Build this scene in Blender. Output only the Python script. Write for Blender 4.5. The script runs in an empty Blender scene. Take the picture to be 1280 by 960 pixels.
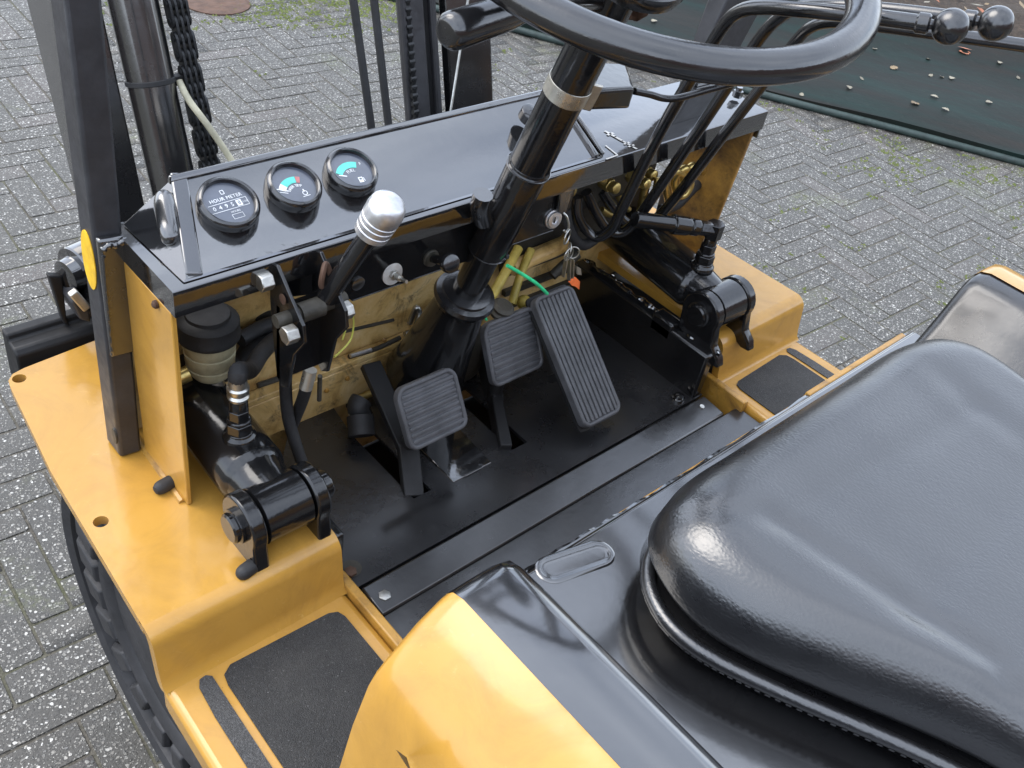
import bpy, bmesh, math, random
from mathutils import Vector, Matrix, noise

random.seed(7)
S = bpy.context.scene
COL = S.collection
R = math.radians

# ------------------------------------------------------------------ camera
cam_data = bpy.data.cameras.new("camera")
cam = bpy.data.objects.new("camera", cam_data)
COL.objects.link(cam)
right = Vector((0.73813615, -0.65644373, 0.15568122))
down = Vector((-0.34269832, -0.56359665, -0.75160939))
fwd = Vector((0.58113069, 0.50143837, -0.64097323))
m = Matrix((right, -down, -fwd)).transposed().to_4x4()
m.translation = Vector((-0.79, 0.0, 1.53))
cam.matrix_world = m
cam_data.sensor_width = 36.0
cam_data.lens = 36.0 * 1206.97 / 1280.0
cam_data.clip_start = 0.02
cam_data.clip_end = 400.0
S.camera = cam

# ------------------------------------------------------------------ light
SUN_EL, SUN_ROT = 52.0, -32.0
world = bpy.data.worlds.new("World")
S.world = world
world.use_nodes = True
wn, wl = world.node_tree.nodes, world.node_tree.links
bg = wn["Background"]
sky = wn.new("ShaderNodeTexSky")
sky.sky_type = 'NISHITA'
sky.sun_disc = False
sky.sun_elevation = R(SUN_EL)
sky.sun_rotation = R(SUN_ROT)
sky.air_density = 1.0
sky.dust_density = 2.0
sky.ozone_density = 1.0
# broken bright overcast: cloud veil over the clear sky, the same all round
tc = wn.new("ShaderNodeTexCoord")
mp = wn.new("ShaderNodeMapping"); mp.inputs['Scale'].default_value = (1.0, 1.0, 2.2)
wl.new(tc.outputs['Generated'], mp.inputs[0])
cl = wn.new("ShaderNodeTexNoise"); cl.inputs['Scale'].default_value = 2.3; cl.inputs['Detail'].default_value = 7; cl.inputs['Roughness'].default_value = .55
wl.new(mp.outputs[0], cl.inputs['Vector'])
cr = wn.new("ShaderNodeValToRGB"); cr.color_ramp.elements[0].position = .30; cr.color_ramp.elements[1].position = .70
cr.color_ramp.elements[0].color = (.30, .30, .30, 1); cr.color_ramp.elements[1].color = (.80, .80, .80, 1)
wl.new(cl.outputs[0], cr.inputs[0])
mx = wn.new("ShaderNodeMix"); mx.data_type = 'RGBA'
wl.new(cr.outputs[0], mx.inputs[0]); wl.new(sky.outputs[0], mx.inputs[6]); mx.inputs[7].default_value = (9.4, 10.2, 11.6, 1)
wl.new(mx.outputs[2], bg.inputs[0])
bg.inputs[1].default_value = 0.13
sun_data = bpy.data.lights.new("sun", 'SUN')
sun = bpy.data.objects.new("sun", sun_data)
COL.objects.link(sun)
sun_data.energy = 0.8
sun_data.angle = R(40)
sun_data.color = (1.0, 0.95, 0.87)
sd = Vector((math.sin(R(SUN_ROT)) * math.cos(R(SUN_EL)), math.cos(R(SUN_ROT)) * math.cos(R(SUN_EL)), math.sin(R(SUN_EL))))
sun.rotation_euler = sd.to_track_quat('Z', 'Y').to_euler()
sun.location = sd * 20
S.view_settings.view_transform = 'Standard'
S.view_settings.look = 'None'
S.view_settings.exposure = 1.3
S.view_settings.gamma = 1.0

# ------------------------------------------------------------------ materials
class Mat:
    def __init__(self, name):
        self.m = bpy.data.materials.new(name)
        self.m.use_nodes = True
        self.n = self.m.node_tree.nodes
        self.l = self.m.node_tree.links
        self.b = self.n["Principled BSDF"]
        self.co = None
    def set(self, **k):
        names = dict(color='Base Color', rough='Roughness', metal='Metallic', spec='Specular IOR Level', coat='Coat Weight',
                     coat_rough='Coat Roughness', trans='Transmission Weight', ior='IOR', coat_ior='Coat IOR', sheen='Sheen Weight', alpha='Alpha')
        for a, v in k.items():
            if a == 'color': v = (*v, 1.0)
            self.b.inputs[names[a]].default_value = v
        return self
    def coords(self, kind='Object'):
        t = self.n.new("ShaderNodeTexCoord")
        return t.outputs[kind]
    def position(self):
        return self.n.new("ShaderNodeNewGeometry").outputs['Position']
    def noise(self, scale, detail=4, rough=.6, vec=None, dist=0.0):
        t = self.n.new("ShaderNodeTexNoise")
        t.inputs['Scale'].default_value = scale
        t.inputs['Detail'].default_value = detail
        t.inputs['Roughness'].default_value = rough
        t.inputs['Distortion'].default_value = dist
        self.l.new(vec if vec is not None else self.position(), t.inputs['Vector'])
        return t.outputs[0]
    def voronoi(self, scale, feature='F1', vec=None, out='Distance', rand=1.0):
        t = self.n.new("ShaderNodeTexVoronoi")
        t.feature = feature
        t.inputs['Scale'].default_value = scale
        t.inputs['Randomness'].default_value = rand
        self.l.new(vec if vec is not None else self.position(), t.inputs['Vector'])
        return t.outputs[out]
    def ramp(self, fac, stops, const=False):
        t = self.n.new("ShaderNodeValToRGB")
        e = t.color_ramp.elements
        while len(e) < len(stops): e.new(0.5)
        for i, (p, c) in enumerate(stops):
            e[i].position = p
            e[i].color = (c, c, c, 1) if isinstance(c, (int, float)) else (*c, 1)
        if const: t.color_ramp.interpolation = 'CONSTANT'
        self.l.new(fac, t.inputs[0])
        return t.outputs[0]
    def mix(self, fac, a, b, mode='MIX'):
        t = self.n.new("ShaderNodeMix")
        t.data_type = 'RGBA'
        t.blend_type = mode
        for s, v in ((t.inputs[0], fac), (t.inputs[6], a), (t.inputs[7], b)):
            if isinstance(v, (int, float)): s.default_value = v if s is t.inputs[0] else (v, v, v, 1)
            elif isinstance(v, tuple): s.default_value = (*v, 1)
            else: self.l.new(v, s)
        return t.outputs[2]
    def math(self, op, a, b=None):
        t = self.n.new("ShaderNodeMath")
        t.operation = op
        for s, v in ((t.inputs[0], a), (t.inputs[1], b)):
            if v is None: continue
            if isinstance(v, (int, float)): s.default_value = v
            else: self.l.new(v, s)
        return t.outputs[0]
    def to(self, sock, name):
        self.l.new(sock, self.b.inputs[name]); return self
    def bump(self, h, strength=.2, dist=.002, chain=None):
        t = self.n.new("ShaderNodeBump")
        t.inputs['Strength'].default_value = strength
        t.inputs['Distance'].default_value = dist
        self.l.new(h, t.inputs['Height'])
        if chain is not None: self.l.new(chain, t.inputs['Normal'])
        self.l.new(t.outputs[0], self.b.inputs['Normal'])
        return t.outputs[0]

M = {}
def plain(name, color, rough=.5, metal=0.0, grain=0.0, gscale=200, **k):
    a = Mat(name).set(color=color, rough=rough, metal=metal, **k)
    n = a.noise(25, 5, .65)
    d = tuple(c * .62 for c in color)
    l = tuple(min(1, c * 1.3) for c in color)
    a.to(a.ramp(n, [(.3, d), (.7, l)]), 'Base Color')
    a.to(a.ramp(a.noise(40, 4), [(.3, max(.02, rough - .08)), (.7, min(1, rough + .12))]), 'Roughness')
    if grain: a.bump(a.noise(gscale, 3), grain, .002)
    M[name] = a.m
    return a

def cream(name):
    a = Mat(name).set(rough=.4)
    n = a.noise(14, 7, .7, dist=.8)
    col = a.ramp(n, [(.30, (.30, .17, .045)), (.48, (.60, .40, .15)), (.66, (.72, .54, .27))])
    col = a.mix(a.ramp(a.noise(22, 8, .75, dist=.7), [(.55, 0.0), (.66, .75)]), col, (.05, .035, .02))
    a.to(col, 'Base Color'); a.bump(a.noise(60, 4, .6), .3, .003)
    M[name] = a.m
cream('bulkhead_paint')
# brushed-on black machine paint: orange peel, dust, brush streaks
def black_paint(name, rough, peel, dust, base=.009, shine=1.75, coat=1.0):
    a = Mat(name).set(rough=rough, ior=shine, coat=coat, coat_ior=shine, coat_rough=max(.04, rough * .6))
    n = a.noise(9, 6, .7)
    sp = a.ramp(a.voronoi(150), [(.0, .9), (.07, .0)])
    spots = a.math('MULTIPLY', sp, a.ramp(a.noise(16, 4), [(.52, 0.0), (.7, 1.0)]))
    col = a.mix(a.ramp(n, [(.42, 0.0), (.78, dust)]), (base, base, base * 1.1), (.06, .058, .055))
    col = a.mix(a.math('MULTIPLY', spots, min(1, dust * 1.6)), col, (.3, .29, .27))
    a.to(col, 'Base Color')
    a.to(a.ramp(a.noise(14, 5, .7), [(.3, rough * .75), (.75, min(.8, rough * 1.45 + .02))]), 'Roughness')
    b1 = a.bump(a.noise(85, 2, .5), peel, .0016)
    a.bump(a.noise(14, 2, .5), peel * .7, .004, chain=b1)
    M[name] = a.m
black_paint('black_gloss', .075, .15, .06, .006)
black_paint('black_enamel', .15, .2, .10, .006, 1.5, .25)
black_paint('panel_black', .17, .12, .10, .007)
black_paint('black_satin', .22, .13, .12, .007)
black_paint('black_floor', .27, .22, .16, .010, 1.55, .6)
black_paint('black_matte', .5, .2, .15, .008, 1.4, 0.0)

def yellow_paint(name, dirt, rough=.17):
    a = Mat(name).set(rough=rough, ior=1.5, coat=.12, coat_rough=.06)
    n = a.noise(5, 6, .65)
    col = a.ramp(n, [(.3, (.43, .228, .038)), (.7, (.49, .265, .052))])
    film = a.ramp(a.noise(11, 8, .75, dist=1.0), [(.46, 0.0), (.72, .34)])
    col = a.mix(film, col, (.20, .10, .03))
    scr = a.ramp(a.noise(34, 7, .8, dist=2.0), [(.60, 0.0), (.72, .30)])
    col = a.mix(scr, col, (.66, .44, .16))
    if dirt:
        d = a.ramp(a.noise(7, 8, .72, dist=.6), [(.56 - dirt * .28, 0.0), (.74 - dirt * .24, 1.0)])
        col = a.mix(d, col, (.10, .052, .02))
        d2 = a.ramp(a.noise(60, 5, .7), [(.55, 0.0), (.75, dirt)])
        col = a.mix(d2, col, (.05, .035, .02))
    pit = a.math('MULTIPLY', a.ramp(a.voronoi(75), [(.0, .9), (.06, 0.0)]), a.ramp(a.noise(8, 4), [(.56, 0.0), (.68, 1.0)]))
    col = a.mix(pit, col, (.05, .03, .015))
    chip = a.ramp(a.voronoi(55), [(.0, .55), (.035, 0.0)])
    col = a.mix(a.math('MULTIPLY', chip, .5), col, (.9, .72, .42))
    a.to(col, 'Base Color')
    a.to(a.ramp(a.noise(12, 5), [(.3, rough * .8), (.75, rough * 1.6 + dirt * .3)]), 'Roughness')
    b1 = a.bump(a.noise(70, 2, .5), .10, .0016)
    a.bump(a.noise(11, 3, .5), .26, .006, chain=b1)
    M[name] = a.m
yellow_paint('yellow_paint', 0.0)
yellow_paint('yellow_dirty', .45, .35)
yellow_paint('yellow_worn', .2, .28)
yellow_paint('yellow_sooty_shaded', .75, .4)  # right side plate: dirt and soot, with its shadow worked into the colour

plain('rubber', (.018, .018, .019), .62, grain=.3, gscale=120)
plain('pad_rubber', (.075, .076, .082), .55, grain=.25, gscale=260)
plain('tyre_rubber', (.022, .022, .024), .6, grain=.3, gscale=90)
plain('aluminium', (.75, .75, .76), .40, 1.0, grain=.08, gscale=300)
plain('zinc', (.55, .54, .50), .34, 1.0, grain=.2)
plain('clamp_metal', (.56, .53, .46), .32, .85, grain=.12)
plain('rusty_steel', (.10, .055, .035), .7, .3, grain=.5, gscale=150)
plain('brass_zinc', (.62, .47, .17), .35, .9, grain=.15)
plain('dirty_oil', (.05, .045, .035), .55, .2, grain=.6, gscale=120)
plain('grease_yellow', (.42, .32, .06), .5, 0, grain=.8, gscale=110)
plain('reservoir_plastic', (.46, .42, .27), .38, 0, grain=.1)
plain('cable_cream', (.45, .42, .30), .5)
plain('green_wire', (.03, .55, .22), .4)
plain('orange_tag', (.85, .16, .04), .5)
plain('wire_yellow', (.45, .45, .08), .5)
plain('grip_plastic', (.009, .009, .010), .17, grain=.06, gscale=300, ior=1.8)
plain('dial_black', (.045, .055, .08), .35, coat=1.0, coat_rough=.03, spec=1.0)
plain('ink_white', (.75, .77, .78), .6, coat=1.0, coat_rough=.03)
plain('ink_teal', (.07, .55, .45), .6, coat=1.0, coat_rough=.03)
plain('ink_red', (.42, .13, .12), .6, coat=1.0, coat_rough=.03)
plain('sticker_yellow', (.85, .48, .02), .4)
plain('worn_print', (.38, .38, .37), .6)
plain('mast_grey', (.03, .03, .033), .42, .0, grain=.25, gscale=90)
plain('chain_black', (.02, .021, .022), .4, .3, grain=.3)
plain('leaf_dry', (.22, .16, .09), .7)
plain('leaf_pale', (.22, .20, .15), .7)
plain('leaf_red', (.32, .12, .06), .7)


# anti-slip mat, the grit's glitter painted in as pale specks
def grit(name, base, glint):
    a = Mat(name).set(rough=.8)
    c = a.voronoi(900, out='Color')
    g = a.ramp(c, [(.0, base * .5), (.55, base), (.9, base * 1.9), (.985, glint)])
    g = a.mix(a.ramp(a.noise(9, 5, .65), [(.45, 0.0), (.75, .4)]), g, (.07, .066, .06))
    a.to(g, 'Base Color')
    a.bump(a.voronoi(700), .8, .0012)
    M[name] = a.m
grit('grit_mat', .022, .12)
grit('grit_strip', .05, .09)

# pebbled black vinyl
a = Mat('vinyl').set(color=(.010, .0105, .012), rough=.3, ior=1.95)
v = a.n.new("ShaderNodeMapping"); v.inputs['Scale'].default_value = (1, .62, 1); v.inputs['Rotation'].default_value = (0, 0, .5)
a.l.new(a.position(), v.inputs[0])
w1 = a.noise(95, 2, .5, vec=v.outputs[0])
vm = a.n.new("ShaderNodeVectorMath"); vm.operation = 'ADD'
sc = a.n.new("ShaderNodeVectorMath"); sc.operation = 'SCALE'; sc.inputs['Scale'].default_value = .0025
a.l.new(w1, sc.inputs[0]); a.l.new(v.outputs[0], vm.inputs[0]); a.l.new(sc.outputs[0], vm.inputs[1])
f1 = a.voronoi(430, 'SMOOTH_F1', vec=vm.outputs[0])
b1 = a.bump(a.ramp(f1, [(.1, 1.0), (.75, 0.0)]), .15, .0010)
a.bump(a.noise(9, 2, .5), .10, .006, chain=b1)
a.to(a.ramp(a.noise(20, 5, .6), [(.3, .24), (.72, .36)]), 'Roughness')
M['vinyl'] = a.m

# exposed-aggregate concrete pavers
def paver(name, single):
    a = Mat(name).set(rough=.6, ior=1.6)
    p = a.position()
    wv = a.n.new("ShaderNodeVectorMath"); wv.operation = 'ADD'
    s2 = a.n.new("ShaderNodeVectorMath"); s2.operation = 'SCALE'; s2.inputs['Scale'].default_value = .007
    nz = a.n.new("ShaderNodeTexNoise"); nz.inputs['Scale'].default_value = 130; a.l.new(p, nz.inputs['Vector'])
    a.l.new(nz.outputs['Color'], s2.inputs[0]); a.l.new(p, wv.inputs[0]); a.l.new(s2.outputs[0], wv.inputs[1])
    vec = wv.outputs[0]
    big_c = a.voronoi(150, vec=vec, out='Color'); big_d = a.voronoi(150, vec=vec)
    sm_c = a.voronoi(330, vec=vec, out='Color'); sm_d = a.voronoi(330, vec=vec)
    def chan(c, i):
        t = a.n.new("ShaderNodeSeparateColor"); a.l.new(c, t.inputs[0]); return t.outputs[i]
    rnd = a.n.new("ShaderNodeObjectInfo").outputs['Random'] if single else a.n.new("ShaderNodeNewGeometry").outputs['Random Per Island']
    tone = a.mix(rnd, (.042, .038, .030), (.058, .052, .042))
    tone = a.mix(a.ramp(rnd, [(.88, 0.0), (.9, .45)]), tone, (.13, .10, .09))
    tone = a.mix(a.ramp(a.noise(240, 3), [(.3, .75), (.7, 0.0)]), tone, (.028, .026, .022))
    st_b = a.ramp(chan(big_c, 0), [(.54, .0), (.58, 1.0)])
    st_b = a.math('MULTIPLY', st_b, a.ramp(big_d, [(.40, 1.0), (.50, 0.0)]))
    st_s = a.ramp(chan(sm_c, 0), [(.36, .0), (.40, 1.0)])
    st_s = a.math('MULTIPLY', st_s, a.ramp(sm_d, [(.38, 1.0), (.5, 0.0)]))
    cb = a.ramp(chan(big_c, 1), [(0, (.12, .115, .105)), (.4, (.17, .156, .132)), (.75, (.36, .34, .30)), (1, (.66, .64, .59))])
    cs = a.ramp(chan(sm_c, 1), [(0, (.045, .041, .034)), (.55, (.10, .092, .078)), (1, (.46, .44, .39))])
    col = a.mix(st_s, tone, cs)
    col = a.mix(st_b, col, cb)
    dirt = a.ramp(a.noise(1.5, 6, .65), [(.35, .0), (.7, .45)])
    col = a.mix(dirt, col, (.07, .068, .058))
    moss = a.ramp(a.noise(2.1, 7, .7, dist=.4), [(.56, .0), (.72, .75)])
    moss = a.math('MULTIPLY', moss, a.ramp(a.noise(70, 3, .6), [(.40, 0.0), (.6, 1.0)]))
    col = a.mix(moss, col, (.13, .15, .035))
    a.to(col, 'Base Color')
    a.to(a.ramp(st_b, [(0, .58), (1, .33)]), 'Roughness')
    h = a.math('ADD', a.math('MULTIPLY', st_b, 1.0), a.math('MULTIPLY', st_s, .6))
    b1 = a.bump(h, .9, .003)
    a.bump(a.noise(90, 4, .7), .6, .004, chain=b1)
    M[name] = a.m
paver('paver_concrete', True)
paver('paver_concrete_field', False)

a = Mat('joint_sand').set(rough=.95)
c = a.ramp(a.noise(160, 5, .7), [(.3, (.045, .04, .032)), (.7, (.15, .136, .11))])
mo = a.ramp(a.noise(3.0, 6, .7), [(.5, 0.0), (.66, .5)])
a.to(a.mix(mo, c, (.08, .095, .025)), 'Base Color')
a.bump(a.noise(220, 4), .8, .004)
M['joint_sand'] = a.m

a = Mat('green_sheet').set(rough=.6, spec=.08)
v = a.n.new("ShaderNodeMapping"); v.inputs['Rotation'].default_value = (0, 0, R(-57.5)); v.inputs['Scale'].default_value = (5, .7, 1)
v.vector_type = 'TEXTURE'; v.inputs['Scale'].default_value = (1.6, .22, 1)
a.l.new(a.position(), v.inputs[0])
n = a.noise(1.6, 6, .65, vec=v.outputs[0])
col = a.ramp(n, [(.36, (.010, .022, .019)), (.52, (.012, .015, .013)), (.7, (.018, .015, .012))])
col = a.mix(a.ramp(a.noise(45, 5, .7), [(.60, 0.0), (.8, .3)]), col, (.08, .075, .055))
a.to(col, 'Base Color')
a.bump(a.noise(7, 4, .6), .35, .01)
M['green_sheet'] = a.m
plain('washer_zinc', (.62, .61, .58), .38, .35)
plain('green_edge', (.028, .046, .042), .6, grain=.3, gscale=40)

a = Mat('soil').set(rough=.95)
c = a.ramp(a.noise(38, 8, .75), [(.3, (.018, .013, .009)), (.55, (.06, .042, .028)), (.75, (.14, .10, .065))])
a.to(c, 'Base Color'); a.bump(a.noise(45, 6, .7), 1.0, .03)
M['soil'] = a.m
a = Mat('moss').set(rough=.9)
a.to(a.ramp(a.noise(60, 6, .7), [(.3, (.05, .07, .012)), (.7, (.17, .2, .05))]), 'Base Color'); a.bump(a.noise(90, 5), 1.0, .01)
M['moss'] = a.m

# ------------------------------------------------------------------ mesh helpers
UP = Vector((0, 0, 1))
def V(p): return Vector(p)
def frame(axis, hint=None):
    z = Vector(axis).normalized()
    h = Vector(hint) if hint is not None else (Vector((0, 0, 1)) if abs(z.z) < .9 else Vector((0, 1, 0)))
    x = h.cross(z)
    if x.length < 1e-6: x = Vector((1, 0, 0)).cross(z)
    x.normalize()
    return x, z.cross(x), z

class B:
    def __init__(s): s.b = bmesh.new(); s.mats = []; s.mi = 0
    def mat(s, name):
        if name not in s.mats: s.mats.append(name)
        s.mi = s.mats.index(name); return s
    def f(s, vs, smooth=True):
        try:
            x = s.b.faces.new(vs); x.material_index = s.mi; x.smooth = smooth; return x
        except ValueError: return None
    def v(s, p): return s.b.verts.new(p)
    def hexa(s, p):
        v = [s.v(q) for q in p]
        for q in ((3, 2, 1, 0), (4, 5, 6, 7), (0, 1, 5, 4), (1, 2, 6, 5), (2, 3, 7, 6), (3, 0, 4, 7)): s.f([v[i] for i in q])
        return s
    def box(s, c, d, rot=None):
        c = V(c); q = []
        for z in (-.5, .5):
            for x, y in ((-.5, -.5), (.5, -.5), (.5, .5), (-.5, .5)):
                o = Vector((x * d[0], y * d[1], z * d[2]))
                if rot is not None: o = rot @ o
                q.append(c + o)
        return s.hexa(q)
    def span(s, x0, x1, y0, y1, z0, z1): return s.box(((x0 + x1) / 2, (y0 + y1) / 2, (z0 + z1) / 2), (x1 - x0, y1 - y0, z1 - z0))
    def prism(s, pts, ext):
        """planar polygon (3D points) pushed along ext"""
        ext = V(ext); a = [s.v(p) for p in pts]; b = [s.v(V(p) + ext) for p in pts]
        n = len(a)
        s.f(a[::-1], False); s.f(b, False)
        for i in range(n): s.f([a[i], a[(i + 1) % n], b[(i + 1) % n], b[i]])
        return s
    def ring(s, c, x, y, r, n): return [s.v(c + x * (r * math.cos(2 * math.pi * k / n)) + y * (r * math.sin(2 * math.pi * k / n))) for k in range(n)]
    def skin(s, rings, cap0=True, cap1=True, closed=False):
        n = len(rings[0]); R_ = rings + ([rings[0]] if closed else [])
        for a, b in zip(R_, R_[1:]):
            for k in range(n): s.f([a[k], a[(k + 1) % n], b[(k + 1) % n], b[k]])
        if not closed:
            if cap0: s.f(rings[0][::-1])
            if cap1: s.f(rings[-1])
        return s
    def cyl(s, p0, p1, r0, r1=None, n=24, caps=True):
        p0, p1 = V(p0), V(p1); r1 = r0 if r1 is None else r1
        x, y, z = frame(p1 - p0)
        return s.skin([s.ring(p0, x, y, r0, n), s.ring(p1, x, y, r1, n)], caps, caps)
    def lathe(s, o, axis, prof, n=32, caps=True, hint=None):
        """prof: (height along axis, radius)"""
        o = V(o); x, y, z = frame(axis, hint)
        return s.skin([s.ring(o + z * h, x, y, max(r, 1e-5), n) for h, r in prof], caps, caps)
    def tube(s, pts, r, n=12, sub=6, closed=False, caps=True):
        pts = [V(p) for p in pts]
        if sub > 1 and len(pts) > 2:
            q = []; L = len(pts)
            for i in range(L if closed else L - 1):
                if closed: a, b, c, d = pts[i - 1], pts[i], pts[(i + 1) % L], pts[(i + 2) % L]
                else: a, b, c, d = pts[max(i - 1, 0)], pts[i], pts[i + 1], pts[min(i + 2, L - 1)]
                for k in range(sub):
                    t = k / sub
                    q.append(.5 * ((2 * b) + (c - a) * t + (2 * a - 5 * b + 4 * c - d) * t * t + (3 * b - a - 3 * c + d) * t ** 3))
            if not closed: q.append(pts[-1])
            pts = q
        rings = []; x = None; L = len(pts)
        for i, p in enumerate(pts):
            if closed: d = pts[(i + 1) % L] - pts[i - 1]
            else: d = pts[min(i + 1, L - 1)] - pts[max(i - 1, 0)]
            d.normalize()
            if x is None: x = frame(d)[0]
            x = (x - d * x.dot(d)).normalized(); y = d.cross(x)
            rr = r(i / (L - 1)) if callable(r) else r
            rings.append(s.ring(p, x, y, rr, n))
        return s.skin(rings, caps, caps, closed)
    def sphere(s, c, r, n=16, sx=1, sy=1, sz=1):
        c = V(c); prof = []
        for k in range(n // 2 + 1):
            a = math.pi * k / (n // 2); prof.append((-math.cos(a), math.sin(a)))
        rings = []
        for h, q in prof:
            rings.append([s.v(c + Vector((sx * r * max(q, 1e-4) * math.cos(2 * math.pi * k / n), sy * r * max(q, 1e-4) * math.sin(2 * math.pi * k / n), sz * r * h))) for k in range(n)])
        return s.skin(rings)
    def hexnut(s, p0, p1, r): return s.cyl(p0, p1, r, n=6)
    def mesh(s, name, sharp=38):
        bmesh.ops.remove_doubles(s.b, verts=s.b.verts, dist=1e-6)
        bmesh.ops.recalc_face_normals(s.b, faces=s.b.faces)
        me = bpy.data.meshes.new(name); s.b.to_mesh(me); s.b.free()
        me.set_sharp_from_angle(angle=R(sharp))
        return me
    def build(s, name, mat=None, parent=None, bevel=0, seg=2, sharp=38, label=None):
        me = s.mesh(name, sharp)
        for k in (s.mats if s.mats else [mat]): me.materials.append(M[k])
        o = bpy.data.objects.new(name, me); COL.objects.link(o)
        if parent is not None: o.parent = parent
        if bevel:
            md = o.modifiers.new("bevel", 'BEVEL'); md.width = bevel; md.segments = seg; md.limit_method = 'ANGLE'; md.angle_limit = R(35)
            md.harden_normals = False
        if label: o['label'] = label
        return o

def tag(o, label=None, cat=None, group=None, kind=None):
    for k, v in (('label', label), ('category', cat), ('group', group), ('kind', kind)):
        if v: o[k] = v
    return o
def empty(name, parent=None, loc=(0, 0, 0)):
    o = bpy.data.objects.new(name, None); COL.objects.link(o); o.location = loc; o.empty_display_size = .05
    if parent is not None: o.parent = parent
    return o
def rrect(w, h, r, n=5):
    pts = []
    for cx, cy, a0 in ((w / 2 - r, h / 2 - r, 0), (-w / 2 + r, h / 2 - r, 90), (-w / 2 + r, -h / 2 + r, 180), (w / 2 - r, -h / 2 + r, 270)):
        for k in range(n + 1):
            a = R(a0 + 90 * k / n); pts.append((cx + r * math.cos(a), cy + r * math.sin(a)))
    return pts
def text_mesh(bb, txt, size, place, spacing=1.0):
    """flat letters: place(u, v) -> world point; centred on 0,0"""
    cu = bpy.data.curves.new("lettering", 'FONT'); cu.body = txt; cu.size = size; cu.align_x = 'CENTER'; cu.align_y = 'CENTER'
    cu.space_character = spacing; cu.resolution_u = 2
    o = bpy.data.objects.new("lettering", cu); COL.objects.link(o)
    bpy.context.view_layer.update()
    me = bpy.data.meshes.new_from_object(o)
    vs = [bb.v(place(v.co.x, v.co.y)) for v in me.vertices]
    for p in me.polygons: bb.f([vs[i] for i in p.vertices])
    bpy.data.objects.remove(o); bpy.data.curves.remove(cu); bpy.data.meshes.remove(me)

# ================================================================== SETTING
def in_view(p):
    d = Vector(p) - cam.location
    z = d.dot(fwd)
    if z < .05: return None
    return (640 + 1206.97 * d.dot(right) / z, 480 + 1206.97 * d.dot(down) / z, z)

ground = B()
g = [ground.v((x, y, -.0021)) for x, y in ((-60, -60), (60, -60), (60, 60), (-60, 60))]
ground.f(g)
ground = ground.build('ground', 'joint_sand')
ground['kind'] = 'structure'

# herringbone of 210 x 70 pavers, turned 3 degrees; the largest-looking ones are single bricks
BR = .0705
GA = R(-3)
def brick_mesh(name, mat, seed):
    rnd = random.Random(seed)
    b = B(); L, W_ = .1050, .0344
    t = .0022
    top = rrect(2 * L - 2 * t, 2 * W_ - 2 * t, .004, 1); mid = rrect(2 * L, 2 * W_, .006, 1)
    top = [(x + rnd.uniform(-.0012, .0012), y + rnd.uniform(-.0012, .0012)) for x, y in top]
    a = [b.v((x, y, rnd.uniform(-.0006, .0004))) for x, y in top]
    c = [b.v((x + rnd.uniform(-.001, .001), y + rnd.uniform(-.001, .001), -.006)) for x, y in mid]
    d = [b.v((x, y, -.016)) for x, y in mid]
    b.f(a)
    for k in range(8):
        b.f([a[k - 1], c[k - 1], c[k], a[k]]); b.f([c[k - 1], d[k - 1], d[k], c[k]])
    me = b.mesh(name, 60); me.materials.append(M[mat]); return me
brick_meshes = [brick_mesh('paver', 'paver_concrete', 40 + i) for i in range(8)]
spots = []
for i in range(-55, 110):
    for j in range(-40, 160):
        t = (i - j) % 6
        if t == 0: c, a0 = ((i + 1.5) * BR, (j + .5) * BR), 0
        elif t == 3: c, a0 = ((i + .5) * BR, (j - .5) * BR), 90
        else: continue
        x = c[0] * math.cos(GA) - c[1] * math.sin(GA); y = c[0] * math.sin(GA) + c[1] * math.cos(GA)
        spots.append((x, y, a0))
def behind_edge(x, y):      # on the far side of the green sheet's front edge
    return (x - 2.096) * (1.0952 - 2.8894) - (y - 2.8894) * (3.288 - 2.096) < -.02 and False
EDGE_A, EDGE_B = Vector((2.063, 3.0086)), Vector((3.288, 1.0952))
ed = (EDGE_B - EDGE_A).normalized(); en = Vector((-ed.y, ed.x))     # en points away from the forklift
if en.x < 0: en = -en
def beyond(x, y): return (Vector((x, y)) - EDGE_A).dot(en)
near, far = [], []
for x, y, a0 in spots:
    if beyond(x, y) > .12: continue
    q = in_view((x, y, 0))
    under = -.52 < x < .52 and -.9 < y < 1.2
    if q and -60 < q[0] < 1340 and -60 < q[1] < 1020 and not under: near.append((q[2], x, y, a0))
    elif -2.5 < x < 7.5 and -2.5 < y < 11: far.append((x, y, a0))
# keep bricks that the truck does not hide: left strip, forward area and right area
def hidden(x, y):
    u, v, _ = in_view((x, y, 0))
    if u > 1115 and v > 450: return True
    if 250 < u < 860 and v > 215 - .22 * (u - 250) + 10: return True
    if 860 <= u and v > 330 + .32 * (u - 860) and v > 480: return True
    if 60 < u <= 250 and v > 225 and v < 470 and u > 130: return True
    if u <= 250 and v > 480 and (u - 20) > (v - 480) * .5 + 15: return True
    if 100 < u < 240 and v < 225: return True
    if 500 < u < 610 and v < 150: return True
    return False
vis = sorted(k for k in near if not hidden(k[1], k[2]))
hid = [k for k in near if hidden(k[1], k[2])]
rb = random.Random(3)
for k, (d, x, y, a0) in enumerate(vis[:300]):
    o = bpy.data.objects.new('paver', brick_meshes[k % 8]); COL.objects.link(o); o.parent = ground
    o.location = (x, y, rb.uniform(-.0005, .0006))
    o.rotation_euler = (rb.uniform(-.009, .009), rb.uniform(-.004, .004), GA + R(a0 + (180 if rb.random() < .5 else 0)) + rb.uniform(-.008, .008))
fb = B()
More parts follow.
